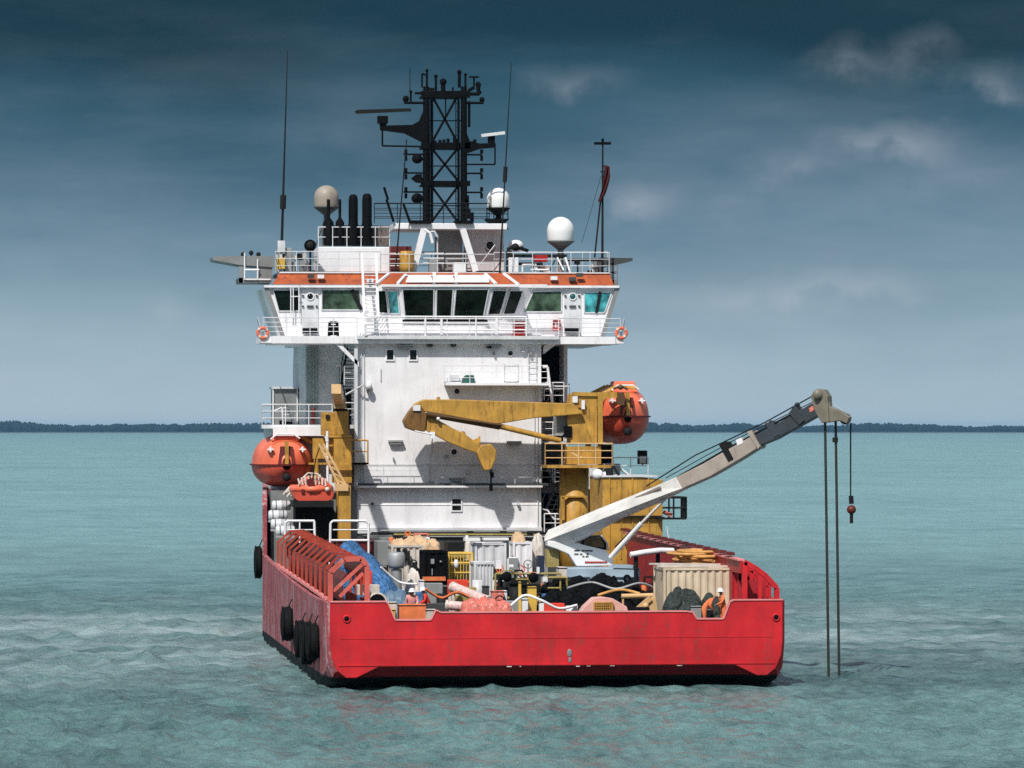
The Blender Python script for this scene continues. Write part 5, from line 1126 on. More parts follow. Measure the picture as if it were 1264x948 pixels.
lifeboat(354, 574, 45.8, 1.66, 1.62, 1.2, 7.2, 'orange covered lifeboat on the port side, above the small rescue boat')
lifeboat(775, 514, 45.6, 1.56, 1.66, 1.5, 7.2, 'orange covered lifeboat hung high to starboard beside the ochre crane')
# davits for the lifeboats
def davit(x, y, zt_, side, label):
    o = root('boat_davit', (x, y, 9), label, 'davit')
    for k, yy in enumerate((y, y + 5)):
        m = MB(); m.path([(x, yy, 8.2), (x, yy, zt_), (x + side * 1.0, yy, zt_ + .5), (x + side * 2.0, yy, zt_ + .35)], .16); m.build('davit_arm', OCHRE, o)
        m = MB(); m.tube((x + side * 1.9, yy, zt_ + .35), (x + side * 1.9, yy, zt_ - .6), .03); m.build('fall_wire', DKSTEEL, o)
    return o
davit(PX(744, 46), 46.8, PZ(744, 488, 46), 1, 'ochre davit arms holding the starboard lifeboat'); davit(PX(392, 46.5), 47.3, PZ(392, 548, 46), -1, 'ochre davit arms holding the port lifeboat')
m = MB(); a = P(703, 482, 44.6)
o_ = root('davit_beam', (P(745, 487, 44.8).x, 45, 9), 'rusty ochre beam bridging from the crane to the starboard lifeboat', 'beam')
m.prism([P(x, y, 44.9) for x, y in ((703, 486), (744, 484), (770, 484), (772, 490), (748, 492), (744, 496), (728, 492), (703, 490))], (0, .4, 0)); m.build('beam', OCHRE, o_)
m = MB(); m.pbox(762, 484, 771, 500, 44.8, .5); m.ball(P(766, 478, 45), .15); m.path([P(757, 480, 45), P(766, 476, 45), P(775, 481, 45)], .06); m.build('release_gear', paint('brown_gear', (.10, .05, .02), wear=.3, scale=3), o_)
# rescue boat
RBT = root('rescue_boat', (PX(386, 42), 42, PZ(386, 605, 42)), 'small red rescue boat with white grab lines under the port lifeboat', 'boat')
c0 = P(387, 608, 41.6)
m = MB(); vs = []; K = 16; n = 12
for k in range(n):
    t = k / (n - 1); w_ = max(.05, 1 - max(0, t - .4) ** 2 * 2.4) * 1.08
    for j in range(K + 1):
        q = math.pi * j / K; vs.append((c0.x + w_ * (abs(math.cos(q)) ** .6) * (1 if math.cos(q) > 0 else -1), 41.6 + t * 4.2, c0.z + .05 - .62 * math.sin(q) ** .7 * (.9 if t < .8 else .6)))
m.add(vs, [(k * (K + 1) + j, k * (K + 1) + j + 1, (k + 1) * (K + 1) + j + 1, (k + 1) * (K + 1) + j) for k in range(n - 1) for j in range(K)], True); m.add(vs[:K + 1], [tuple(range(K + 1))]); m.build('boat_hull', BOATD, RBT)
m = MB(); m.torus((c0.x, 43.5, c0.z + .18), 1.0, .22, 'z', 28, 10, ell=1.75); m.build('buoyancy_collar', BOAT, RBT)
m = MB(); m.prism([P(x, y, 42.2) for x, y in ((366, 606), (372, 593), (381, 588), (399, 589), (408, 598), (410, 607))], (0, 1.4, 0)); m.build('console', BOAT, RBT, bevel=.06)
m = MB(); m.path([P(369, 600, 41.9), P(374, 590, 41.9), P(380, 584, 42), P(392, 585, 42), P(399, 592, 41.9)], .05)
for k in range(9): m.tube(P(368 + k * 4.2, 592 - abs(4 - k) * -1.2 - 6, 41.9), P(370 + k * 4.0, 598 + (k % 3), 41.8), .05)
m.ball(P(404, 604, 41.5), .13); m.build('grab_line', CREAM, RBT)
m = MB(); m.prism([P(x, y, 41.5) for x, y in ((379, 592), (386, 590), (392, 606), (382, 609))], (0, .3, 0)); m.pbox(372, 604, 376, 609, 41.5, .3); m.build('outboard_motor', DKRED, RBT)
m = MB(); m.pbox(362, 618, 412, 626, 41.5, 2.5); m.pbox(366, 610, 408, 618, 42.2, 2); m.build('boat_cradle', DKSTEEL, RBT)
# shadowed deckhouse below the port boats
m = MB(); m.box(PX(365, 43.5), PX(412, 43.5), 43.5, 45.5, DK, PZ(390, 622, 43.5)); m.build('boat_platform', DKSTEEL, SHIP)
# life raft canisters (white)
raft = root('life_raft_canister', P(347, 626, 44), 'white life raft canister in its cradle, top one under the port lifeboat', 'life raft', 'white life raft canisters on the port side')
def canister(o, c, ax=(0, 1, 0)):
    m = MB(); m.lathe([(0, -.5), (.2, -.5), (.27, -.42), (.27, -.04), (.29, -.03), (.29, .03), (.27, .04), (.27, .42), (.2, .5), (0, .5)], c, 'x', 18); m.build('canister', GREYW, o)
    m = MB(); 
    for y in (-.28, .28): m.torus(Vector(c) + Vector((y, 0, 0)), .285, .02, 'x', 18, 4)
    m.build('strap', DKSTEEL, o); m = MB(); m.box(c[0] - .5, c[0] + .5, c[1] - .3, c[1] + .3, c[2] - .37, c[2] - .25); m.build('cradle', STEEL, o)
canister(raft, P(347, 624, 44))
for px, py, Y, lb in ((343, 636, 42.5, 'white life raft canister, middle one of the port side rack'), (346, 647, 41, 'white life raft canister just above the port hull side'), (352, 655, 39.5, 'white life raft canister, lowest and nearest the working deck')):
    c = copy_tree(raft, None, P(px, py - 0 + 2, Y)); c['label'] = lb
# white line bundles near the small boat
m = MB(); rk = random.Random(9)
for k in range(7): a = P(350 + k * 1.6, 610 + rk.uniform(-2, 4), 43.2); b_ = P(358 + k * 1.8, 602 + rk.uniform(-3, 3), 43.2); m.tube(a, b_, .07)
m.build('coiled_line', CREAM, None, label='bundle of white lines beside the small rescue boat', cat='rope')
# tyre fenders
def fender(x, y, z, R_, wd, label, tall=1.0, rz=0):
    o = root('tyre_fender', (x, y, z), label, 'fender', 'black tyre fenders on the port side')
    m = MB(); m.torus((x, y, z), R_ - wd * .5, wd * .5, 'x', 30, 12, ell=tall); m.build('tyre', RUBBER, o)
    m = MB(); m.torus((x - wd * .35, y, z), R_ * .99, .03, 'x', 30, 5, ell=tall); m.torus((x + wd * .2, y, z), R_ * 1.0, .03, 'x', 30, 5, ell=tall); m.build('tread', RUBBER, o)
    m = MB(); m.tube((x, y, z + R_ * .8 * tall), (x + .22, y, z + R_ * tall + .35), .03, n=5); m.build('chain', DKSTEEL, o)
    return o
def fz(py, x, Y):
    dep = (x - CAM.x) * FW[0] + (Y - CAM.y) * FW[1]; return CAM.z + (HOR - py) * dep / F
fender(-10.26, 46, fz(694, -10.2, 46), .88, .42, 'black tyre fender hanging farthest forward, near the lifeboat')
fender(-10.38, 21, fz(770, -10.3, 21), .84, .62, 'black tyre fender between the far forward one and the close group')
fender(-10.40, 11.5, fz(789, -10.3, 11.5), .88, .60, 'black tyre fender just forward of the two by the stern corner')
fender(-10.42, 7.0, fz(794, -10.3, 7), .98, .64, 'large black tyre fender, second from the stern corner')
fender(-10.38, 4.0, fz(792, -10.3, 4), .82, .60, 'black tyre fender nearest the port stern corner')
# life rings at the wing tips
for px, py, lb in ((324.5, 411, 'orange life ring at the port tip of the bridge wing'), (767, 411, 'orange life ring at the starboard tip of the bridge wing')):
    a = P(px, py, YB + .75); o = root('life_ring', a, lb, 'life ring', 'life rings on the bridge wings'); m = MB(); m.torus(a, .27, .09, 'y', 24, 8); m.build('ring', BOAT, o)
    m = MB()
    for t in range(4): q = t * math.pi / 2 + .785; m.torus(a, .27, .096, 'y', 3, 8, q - .2, q + .2)
    m.build('reflective_band', CREAM, o)
# flag
fl = MB(); nn = 26; mm = 6
vs = []
for j in range(nn + 1):
    t = j / nn; cx = 747.5 + 2.2 * math.sin(1.2 + t * 2.4) - 6 * t * t; wd_ = 3.4 - 1.2 * abs(t - .3)
    for i in range(mm + 1):
        u = i / mm - .5; p = P(cx + u * 2 * wd_, 205 + 44 * t, 49.4 + .18 * math.sin(u * 9 + t * 5)); vs.append(p)
fl.add(vs, [(j * (mm + 1) + i, j * (mm + 1) + i + 1, (j + 1) * (mm + 1) + i + 1, (j + 1) * (mm + 1) + i) for j in range(nn) for i in range(mm)], True)
fo = fl.build('flag', FLAG, None, label='furled dark red flag hanging from the starboard signal mast', cat='flag'); sm_ = fo.modifiers.new('cloth', 'SOLIDIFY'); sm_.thickness = .03

# ================================================================== deck cargo
def thing1(name, mb, mat, label, cat, group=None, bevel=0): return mb.build(name, mat, None, bevel=bevel, label=label, cat=cat, group=group)
def span(px0, px1, Y): return PX(px0, Y), PX(px1, Y)
# white railings frames standing on the deck
for pts, lb, nm in ((((407, 700), (408, 646), (411, 643), (452, 643), (455, 646), (455, 668)), 'white tubular guard frame right of the small rescue boat', 0), (((352, 664), (352, 645), (356, 643), (388, 643), (389, 675)), 'white tubular guard frame at the port hull side', 0)):
    m = MB(); m.path([P(x, y, 37.5) for x, y in pts], .07)
    if len(pts) == 6: m.tube(P(411, 654, 37.5), P(454, 654, 37.5), .035); m.tube(P(408, 667, 37.5), P(455, 667, 37.5), .06); m.tube(P(455, 667, 37.5), (P(455, 667, 37.5).x, 37.5, DK), .06)
    else: m.tube(P(354, 654, 37.5), P(389, 654, 37.5), .03); m.tube(P(370, 643, 37.5), P(370, 670, 37.5), .04)
    thing1('guard_frame', m, WHITE, lb, 'railing')
m = MB(); x0, x1 = span(412, 482, 38); m.box(x0, x1, 38, 44, DK, PZ(440, 668, 38)); o = thing1('winch_housing', m, DKRED, 'dark red winch housing behind the blue tarpaulin', 'winch', bevel=.04)
m = MB(); m.pbox(470, 664, 484, 700, 37.6, 1.5); m.build('side_panel', GREY, o)
m = MB(); x0, x1 = span(458, 690, 40); m.box(x0, x1, 40, 45.5, DK, PZ(560, 663, 40)); o = thing1('towing_winch', m, DGREY, 'long dark winch housing at the foot of the white tower', 'winch', bevel=.05)
for k in range(9):
    m = MB(); px = rk.uniform(460, 680); w_ = rk.uniform(4, 16); m.pbox(px, 656 + rk.uniform(-2, 3), px + w_, 664, 40.2 + rk.uniform(0, .5), 1); m.build('winch_gear', rk.choice([DKSTEEL, GREY, DKSTEEL, OLIVE]), o)
for k, (py, a_, b_, r_) in enumerate(((655, 470, 668, .05), (657.5, 458, 690, .04), (660, 486, 650, .06), (662.5, 500, 690, .04))):
    m = MB(); m.tube(P(a_, py, 39.9), P(b_, py, 39.9), r_, n=6); m.build('winch_piping', (STEEL, DKSTEEL, OLIVE, STEEL)[k], o)
# containers & boxes
def cont(name, px0, px1, py, Y, dep, m, label, cat='container', rib=9, bottom=DK, fr=None, axis=1):
    x0, x1 = span(px0, px1, Y); zt_ = P(px0, py, Y).z; o = root(name, ((x0 + x1) / 2, Y + dep / 2, bottom), label, cat)
    g = MB(); n = rib * 4; pts = []
    for i in range(n + 1):
        t = i / n; pts.append((x0 + .06 + (x1 - x0 - .12) * t, Y + (.03 if (i // 2) % 2 else .09)))
    vs = [(x, y, z) for x, y in pts for z in (bottom + .1, zt_ - .1)]
    g.add(vs, [(2 * i, 2 * i + 2, 2 * i + 3, 2 * i + 1) for i in range(n)]); g.box(x0 + .05, x1 - .05, Y + .1, Y + dep - .05, bottom + .05, zt_ - .05); g.build('corrugated_body', m, o)
    f = MB(); t = .11
    for x in (x0, x1 - t):
        for y in (Y, Y + dep - t): f.box(x, x + t, y, y + t, bottom, zt_)
    for z in (bottom, zt_ - t):
        for y in (Y, Y + dep - t): f.box(x0 + t, x1 - t, y + .003, y + t - .003, z + .002, z + t - .002)
        for x in (x0, x1 - t): f.box(x + .003, x + t - .003, Y + t, Y + dep - t, z + .002, z + t - .002)
    f.build('frame', fr or m, o); return o
CT = cont('cargo_container', 819, 904, 701, 3.7, 3.0, BEIGE, 'beige corrugated container at the starboard quarter with planks on top')
g = MB(); zc = P(808, 701, 3.7).z
for k, (a, c_, dy, dz) in enumerate(((812, 902, .3, .0), (816, 890, .8, .05), (820, 880, 1.5, .06), (810, 900, 2.2, .03))): g.bar((PX(a, 4), 3.8 + dy, zc + .08 + dz), (PX(c_, 4), 4.0 + dy, zc + .04 + dz), .28, .07)
thing1('plank_stack', g, CREAM, 'pale planks lying on the beige container roof', 'planks')
g = MB()
for k in range(7): g.torus((PX(858, 8.6) + rk.uniform(-.3, .3), 8.8 + rk.uniform(-.3, .3), 5.12 + k * .10), .92 + rk.uniform(-.25, .2), .075, 'z', 34, 7, ell=1.7)
g.path([P(836, 686, 8), P(850, 690, 7.6), P(872, 692, 7.5), P(900, 695, 7.6)], .08); g.path([P(838, 681, 9), P(860, 687, 8), P(896, 691, 7.9)], .08); thing1('rope_coil', g, ROPE, 'heavy orange rope coiled behind the beige container', 'rope')
g = MB(); g.box(PX(836, 8), PX(878, 8), 7.4, 10.4, DK, 5.03); thing1('rope_bin', g, DKRED, 'dark red bin holding the orange rope coil', 'bin', bevel=.03)
#g = MB(); g.heap(PX(884, 24), 24, 5.0, 1.5, 2.0, .5, n=24, seed=4); thing1('rope_pile', g, ROPE, 'far pile of orange rope against the starboard rail', 'rope')
#g = MB(); g.box(PX(862, 24), PX(906, 24), 22, 26, DK, 5.02); thing1('deck_bin', g, DKRED, 'dark red bin under the far orange rope pile', 'bin', bevel=.03)
g = MB(); a = [P(778, 685, 14), P(795, 682, 14.1), P(815, 679.5, 14.3), P(831, 680, 14.5)]; g.path(a, .14, 9); thing1('curved_pipe', g, RADW, 'white curved pipe lying in front of the ochre tower', 'pipe')
g = MB(); g.tube(P(812, 681, 14.6), (P(812, 681, 14.6).x, 14.6, DK), .1); g.tube(P(785, 685, 14.2), (P(785, 685, 14.2).x, 14.2, DK), .1); g.box(PX(780, 14), PX(815, 14), 14.3, 15.8, DK, DK + .2); thing1('pipe_trestle', g, DKSTEEL, 'dark trestle under the white curved pipe', 'trestle')
def heapthing(name, px0, px1, pyt, Y, dep, m, label, cat, seed=1, z0=DK, **k):
    x0, x1 = span(px0, px1, Y); zt_ = P((px0 + px1) / 2, pyt, Y).z; g = MB(); g.heap((x0 + x1) / 2, Y + dep / 2, z0, (x1 - x0) / 2, dep / 2, zt_ - z0, seed=seed, **k)
    return thing1(name, g, m, label, cat)
heapthing('tarpaulin_heap', 820, 874, 724, 1.7, 1.7, GREENT, 'dark green tarpaulin heap in front of the beige container', 'tarpaulin', 6, n=60, rough=.25, fold=.6, flat=.4)
heapthing('tarpaulin_heap', 864, 902, 730, 2.4, 1.1, GREENT, 'dark netting bundle behind the seated worker, right of the tarpaulin', 'netting', 9, n=40, rough=.3, fold=.6, flat=.4)
heapthing('tarpaulin_heap', 418, 508, 682, 11, 7, BLUE, 'big blue tarpaulin draped over cargo at the port side', 'tarpaulin', 3, n=90, rough=.3, fold=.45, peak=(-.45, .1), flat=.32, sc=.55)
heapthing('tarpaulin_heap', 468, 518, 727, 6, 3.5, paint('grey_blue_tarpaulin', (.10, .17, .25), wear=.4, wearcol=(.3, .34, .38), scale=2, streak=False, bump=1), 'grey blue tarpaulin lying below the big blue one', 'tarpaulin', 5, n=60, rough=.4, fold=.6, flat=.5)
heapthing('netting_heap', 664, 818, 712, 8.5, 5, NETB, 'long black netting heap across the middle of the deck', 'netting', 2, n=110, rough=.5, fold=.8, flat=.25, sc=1.1)
heapthing('netting_heap', 668, 728, 728, 4.6, 3, NETB, 'black netting heap close to the transom', 'netting', 12, n=70, rough=.5, fold=.8, flat=.3, sc=1.3)
heapthing('netting_heap', 726, 806, 733, 6.2, 2.2, NETB, 'low black netting bank behind the orange lattice cover', 'netting', 14, n=60, rough=.5, fold=.8, flat=.3, sc=1.3)
heapthing('sack_heap', 486, 546, 662, 25, 2.6, SACK, 'tan sacks piled on top of the cream lockers', 'sacks', 8, z0=5.35, n=70, rough=.5, fold=1.3, sc=2.6, flat=.3)
heapthing('sack_heap', 500, 524, 697, 15, 1.8, CREAM, 'cream sacks beside the blue tarpaulin', 'sacks', 10, n=40, rough=.4, fold=.7, flat=.35, sc=1.6)
g = MB(); a = P(490, 692, 14); g.lathe([(0, 0), (.33, .03), (.4, .2), (.4, .65), (.33, .78), (0, .8)], (a.x, 14.2, a.z - .4), 'z', 18); g.tube((a.x, 14.2, DK), (a.x, 14.2, a.z - .4), .25, n=8); thing1('round_float', g, STEEL, 'round grey float on a post beside the blue tarpaulin', 'float')
cont('stores_locker', 483, 523, 673, 24, 2.6, CREAM, 'cream stores locker under the tan sacks', 'locker', 5)
g = MB(); g.pbox(497, 678, 503, 690, 23.8, .3); g.pbox(490, 676, 494, 682, 23.7, .3); g.pbox(504, 680, 506, 698, 23.7, .2); thing1('tool_board', g, DKSTEEL, 'dark tools hung on the cream locker', 'tools')
o = cont('generator_box', 523, 553, 680, 18, 2.2, BLACK, 'black generator box on an orange base', 'generator', 3)
g = MB(); g.pbox(522, 712, 550, 717, 17.8, .25); g.build('orange_base', COVO, o); g = MB(); g.pbox(532, 690, 536, 696, 17.9, .12); g.pbox(543, 692, 545, 694, 17.9, .12); g.pbox(533, 702, 534, 710, 17.9, .12); g.build('gauge', STEEL, o)
o = root('basket_rack', (PX(569, 19), 19.7, DK), 'olive yellow mesh rack between black generator and grey lockers', 'rack')
g = MB(); x0, x1 = span(554, 583, 19); zt_ = P(560, 682, 19).z
for x in (x0, x1):
    for y in (19, 20.4): g.tube((x, y, DK), (x, y, zt_), .06)
for k in range(7):
    z = DK + .1 + (zt_ - DK - .15) * k / 6
    for y in (19, 20.4): g.tube((x0, y, z), (x1, y, z), .045)
    for x in (x0, x1): g.tube((x, 19, z), (x, 20.4, z), .045)
for k in range(1, 8): x = x0 + (x1 - x0) * k / 8; g.tube((x, 19, DK), (x, 19, zt_), .02)
g.build('rack_frame', YEL, o); g = MB()
for k in range(9): z = DK + .2 + k * .3; g.box(x0 + .08, x0 + .08 + rk.uniform(.5, .95), 19.2, 20.2, z, z + .22)
g.build('rack_contents', OLIVE, o); g = MB(); a = P(563, 696, 18.9); g.ball(a, .12, sz=1.8); g.build('rack_label', WHITE, o)
cont('grey_locker', 585, 613, 694, 17, 2, GREYW, 'ribbed pale grey locker in the middle of the deck', 'locker', 6)
cont('grey_locker', 586, 625, 670, 21, 2, GREYW, 'wide pale grey locker behind and above the ribbed locker', 'locker', 3)
cont('white_locker', 633, 657, 669, 22, 1.6, WHITE, 'white cabinet left of the crane turret', 'locker', 2)
g = MB(); g.pbox(574, 664, 593, 668, 20.8, .8); g.pbox(597, 664, 628, 667, 20.9, .8); g.pbox(575, 661, 578, 667, 20.9, .4); thing1('plank_stack', g, RADW, 'white boards laid on the wide grey locker', 'planks')
g = MB(); g.heap(PX(643, 21.6), 22.6, P(643, 670, 21.6).z + .02, .34, .45, .5, n=26, rough=.5, fold=.6, flat=.35, sc=2, seed=31); thing1('sack_heap', g, SACK, 'tan bundle on top of the white cabinet', 'sacks')
heapthing('sack_heap', 656, 674, 656, 23, 1.2, CREAM, 'cream bundle left of the crane boom foot', 'sacks', 33, z0=4.6, n=26, rough=.5, fold=.6, flat=.35, sc=2)
g = MB(); g.box(PX(655, 23), PX(676, 23), 22.8, 24.4, DK, 4.62); thing1('stores_chest', g, STEEL, 'grey chest left of the crane boom foot', 'chest', bevel=.03)
g = MB(); g.pbox(466, 668, 482, 698, 26, 2); thing1('steel_cabinet', g, GREY, 'grey cabinet left of the cream stores locker', 'cabinet', bevel=.03)
g = MB(); g.pbox(553, 669, 573, 682, 23, 2); g.box(PX(553, 23), PX(573, 23), 23, 25, DK, P(560, 682, 23).z); thing1('dark_crate', g, DKSTEEL, 'dark crate behind the olive mesh rack', 'crate', bevel=.03)
# pump machinery, middle of the deck
PU = root('pump_unit', (PX(640, 10), 10.5, DK), 'dark pump machinery with olive pipes in the middle of the deck', 'pump')
g = MB(); x0, x1 = span(610, 690, 10)
g.box(x0, x1, 10, 12.5, DK, DK + .5)
for k in range(26):
    x = rk.uniform(x0, x1 - .4); y = rk.uniform(9.6, 12); w_ = rk.uniform(.2, .6); h_ = rk.uniform(.5, 2.3); g.box(x, x + w_, y, y + w_, DK + rk.uniform(0, .5), DK + h_)
g.build('engine_block', DKSTEEL, PU)
for k in range(10):
    x = rk.uniform(x0, x1 - .5); y = 9.4; z = DK + rk.uniform(.6, 2.4); g = MB(); g.path([(x, y, z), (x + rk.uniform(.3, .9), y, z), (x + .9, y + .2, z - rk.uniform(.3, .8))], rk.uniform(.03, .06)); g.build('pipe', rk.choice([OLIVE, STEEL, OLIVE, DKSTEEL]), PU)
for k in range(5): g = MB(); a = (rk.uniform(x0 + .3, x1 - .3), 9.4, DK + rk.uniform(.7, 2.1)); g.lathe([(0, -.1), (.2, -.1), (.24, 0), (.2, .1)], a, 'y', 14); g.build('flywheel', rk.choice([DKSTEEL, GREY, BLACK]), PU)
g = MB(); z_ = DK + 2.0
for x in (x0, (x0 + x1) / 2, x1): g.tube((x, 9.5, DK), (x, 9.5, z_ + .2), .05)
g.tube((x0, 9.5, z_ + .2), (x1, 9.5, z_ + .2), .05); g.tube((x0, 9.5, DK + 1.1), (x1, 9.5, DK + 1.1), .04); g.build('skid_frame', OLIVE, PU)
g = MB(); g.pbox(612, 692, 619, 702, 9.7, .5); g.pbox(663, 700, 666, 708, 9.3, .3); g.pbox(670, 712, 676, 718, 9.3, .3); g.pbox(628, 697, 634, 700, 9.5, .3); g.build('gauge_panel', WHITE, PU)
g = MB(); g.pbox(664, 686, 672, 712, 11, .6); g.build('hydraulic_tank', paint('dark_blue_paint', (.02, .03, .06), wear=.1), PU)
# small crates and drums scattered on deck, each with its own look
for nm, px0, py0, px1, py1, Y, dep, m, lb, ct in (
    ('post', 640, 718, 643.5, 757, 4.6, .15, YEL, 'thin yellow post behind the transom', 'post'),
    ('wide_post', 652, 724, 662.5, 757, 4.6, .35, YEL, 'wide yellow post behind the transom', 'post'),
    ('crate', 645, 739, 652, 753, 4.2, .4, WHITE, 'small white crate between the two yellow posts', 'crate'),
    ('crate', 666, 742, 672, 748, 4.0, .3, RADW, 'tiny white box right of the wide yellow post', 'crate'),
    ('tool_chest', 617, 729, 626, 736, 8, .5, WHITE, 'white chest on the pump machinery skid', 'chest'),
    ('tool_chest', 607, 729, 622, 736, 7.5, .5, SALMON, 'salmon chest beside the white chest', 'chest'),
    ('jerrycan', 596, 723, 604, 733, 8, .35, DGREY, 'dark drum in front of the ribbed grey locker', 'drum'),
    ('crate', 478, 743, 490, 752, 1.6, .6, CREAM, 'cream crate beside the left notch of the transom', 'crate'),
    ('crate', 480, 752, 488, 764, 1.2, .4, YEL, 'yellow crate in the left notch of the transom', 'crate'),
    ('orange_chest', 493, 746, 526, 765, 1.6, .7, COVO, 'low orange chest behind the left notch', 'chest'),
    ('crate', 526, 752, 538, 764, 1.3, .5, CREAM, 'cream box at the right end of the left notch', 'crate'),
    ('deck_box', 853, 748, 866, 764, 1.6, .6, STEEL, 'grey box in the right notch of the transom', 'box'),
    ('crate', 518, 716, 524, 723, 13, .5, WHITE, 'white box under the black generator', 'crate'),
    ('bench', 540, 722, 552, 727, 12, .6, DKSTEEL, 'low dark bench below the black generator', 'bench'),
    ('spool', 870, 751, 880, 760, 1.8, .4, DKSTEEL, 'dark spool between the two workers at the right notch', 'spool'),
    ('crate', 690, 700, 700, 722, 12, 1, CREAM, 'narrow cream crate left of the pale blue tank', 'crate')):
    g = MB(); a = P(px0, py1, Y); c_ = P(px1, py0, Y); g.box(a.x, c_.x, Y, Y + dep, DK + .02, c_.z); o = thing1(nm, g, m, lb, ct, bevel=.02)
    g = MB(); g.box(a.x - .015, c_.x + .015, Y - .015, Y + dep + .015, c_.z - .07, c_.z - .03); g.build('band', DKSTEEL if m is not DKSTEEL else STEEL, o)
def hosething(pts, r_, m, label, cat='pipe', name='hose_pipe', band=None):
    g = MB(); g.path([P(*p) for p in pts], r_, 12)
    for p in pts[1:-1]: g.ball(P(*p), r_)
    o = thing1(name, g, m, label, cat)
    return o
PW = paint('pink_white_wrap', (.72, .56, .53), wear=.5, wearcol=(.5, .18, .15), scale=3, streak=False)
def pipe_on_deck(pa, pb, r_, m, label):
    a = P(*pa); b_ = P(*pb); g = MB(); g.tube(a, b_, r_, n=14); d_ = (b_ - a).normalized()
    o = thing1('wrapped_pipe', g, m, label, 'pipe'); g = MB()
    for p in (a, b_): g.tube(p - d_ * .06, p + d_ * .06, r_ * 1.15, n=14)
    g.tube(Vector((a.x, a.y, DK)), a, .08); g.tube(Vector((b_.x, b_.y, DK)), b_, .08); g.build('end_flange', CREAM, o)
pipe_on_deck((560, 725, 5.5), (603, 742, 3.4), .22, PW, 'pinkish white wrapped pipe sloping down to the transom')
pipe_on_deck((552, 747, 3.0), (586, 750, 2.7), .21, PW, 'short pinkish wrapped pipe lying along the transom')
for px, py, s_, lb in ((583, 747, .42, 'round salmon bundle at the end of the short pipe'), (604, 746, .44, 'salmon canvas bundle, middle of the three by the transom'), (621, 748, .38, 'salmon canvas bundle left of the yellow posts')):
    a = P(px, py, 2.0); g = MB(); g.heap(a.x, 2.3, a.z - .45, s_ + .05, .5, .85, n=34, rough=.5, fold=.7, flat=.35, sc=2.2, seed=px); o = thing1('canvas_bundle', g, SALMON, lb, 'bundle', 'salmon canvas bundles by the transom')
g = MB(); a = P(583, 752, 2.3); 
g.box(PX(575, 2.3), PX(630, 2.3), 1.9, 2.7, DK + .02, PZ(600, 755, 2.3)); thing1('pallet', g, DKSTEEL, 'dark pallet under the salmon bundles', 'pallet')
# orange lattice cover and beams
OL = root('lattice_cover', (PX(745, 2.5), 2.6, DK), 'orange lattice cover with pink arched top behind the transom', 'cover')
g = MB(); pts = [(716, 757), (721, 749), (733, 738), (745, 737), (757, 739), (774, 749), (776, 757)]
g.prism([P(x, y, 2.2) for x, y in pts], (0, .9, 0)); g.build('cover_body', paint('pink_cover', (.78, .42, .36), wear=.3, wearcol=(.7, .55, .5)), OL, bevel=.03)
g = MB(); g.pbox(733, 743, 757, 757, 2.1, .08); g.build('lattice_panel', ROPE, OL)
g = MB()
for k in range(9): g.tube(P(734 + k * 2.7, 744, 2.05), P(734 + k * 2.7, 756, 2.05), .02); 
for k in range(5): g.tube(P(734, 744 + k * 3, 2.05), P(756, 744 + k * 3, 2.05), .02)
g.pbox(754, 743, 757, 757, 2.0, .15); g.build('lattice', OCHRE, OL)
g = MB(); g.tube(P(767, 736, 5), P(806, 735, 5), .11, n=10); 
g.tube((P(769, 736, 5).x, 5, DK), P(769, 736, 5), .05); thing1('boom_pole', g, PALEO, 'horizontal pale orange pole left of the beige container', 'pole')
g = MB(); g.bar(P(787, 752, 3.5), P(803, 738, 3.5), .22, .2, up=(0, 1, 0)); g.prism([P(x, y, 3.5) for x, y in ((790, 757), (800, 742), (809, 736), (812, 757))], (0, .5, 0)); g.ball(P(797, 748, 3.4), .14); thing1('sloping_chute', g, PALEO, 'sloping pale orange chute against the beige container', 'chute')
g = MB(); g.tube(P(765, 752.5, 2.6), P(801, 752.5, 2.6), .12, n=10); g.tube((P(770, 752, 2.6).x, 2.6, DK), P(770, 752, 2.6), .06); g.tube((P(796, 752, 2.6).x, 2.6, DK), P(796, 752, 2.6), .06); thing1('roller', g, BLACK, 'black roller bar behind the transom edge', 'roller')
g = MB(); a = P(466, 744, 1.0); g.torus(a, .36, .06, 'y', 20, 6, 0, math.pi); g.build('rim', PINK, None) if False else None
g = MB(); g.prism([a + Vector((.36 * math.cos(t), 0, .36 * math.sin(t))) for t in [math.pi * k / 12 for k in range(13)]], (0, .5, 0)); g.box(a.x - .36, a.x + .36, 1.0, 1.5, DK, a.z); o = thing1('stern_roller', g, BLACK, 'black half round roller at the port stern corner', 'roller')
g = MB(); g.torus(a, .40, .05, 'y', 20, 6, 0, math.pi); g.build('roller_rim', CREAM, o)
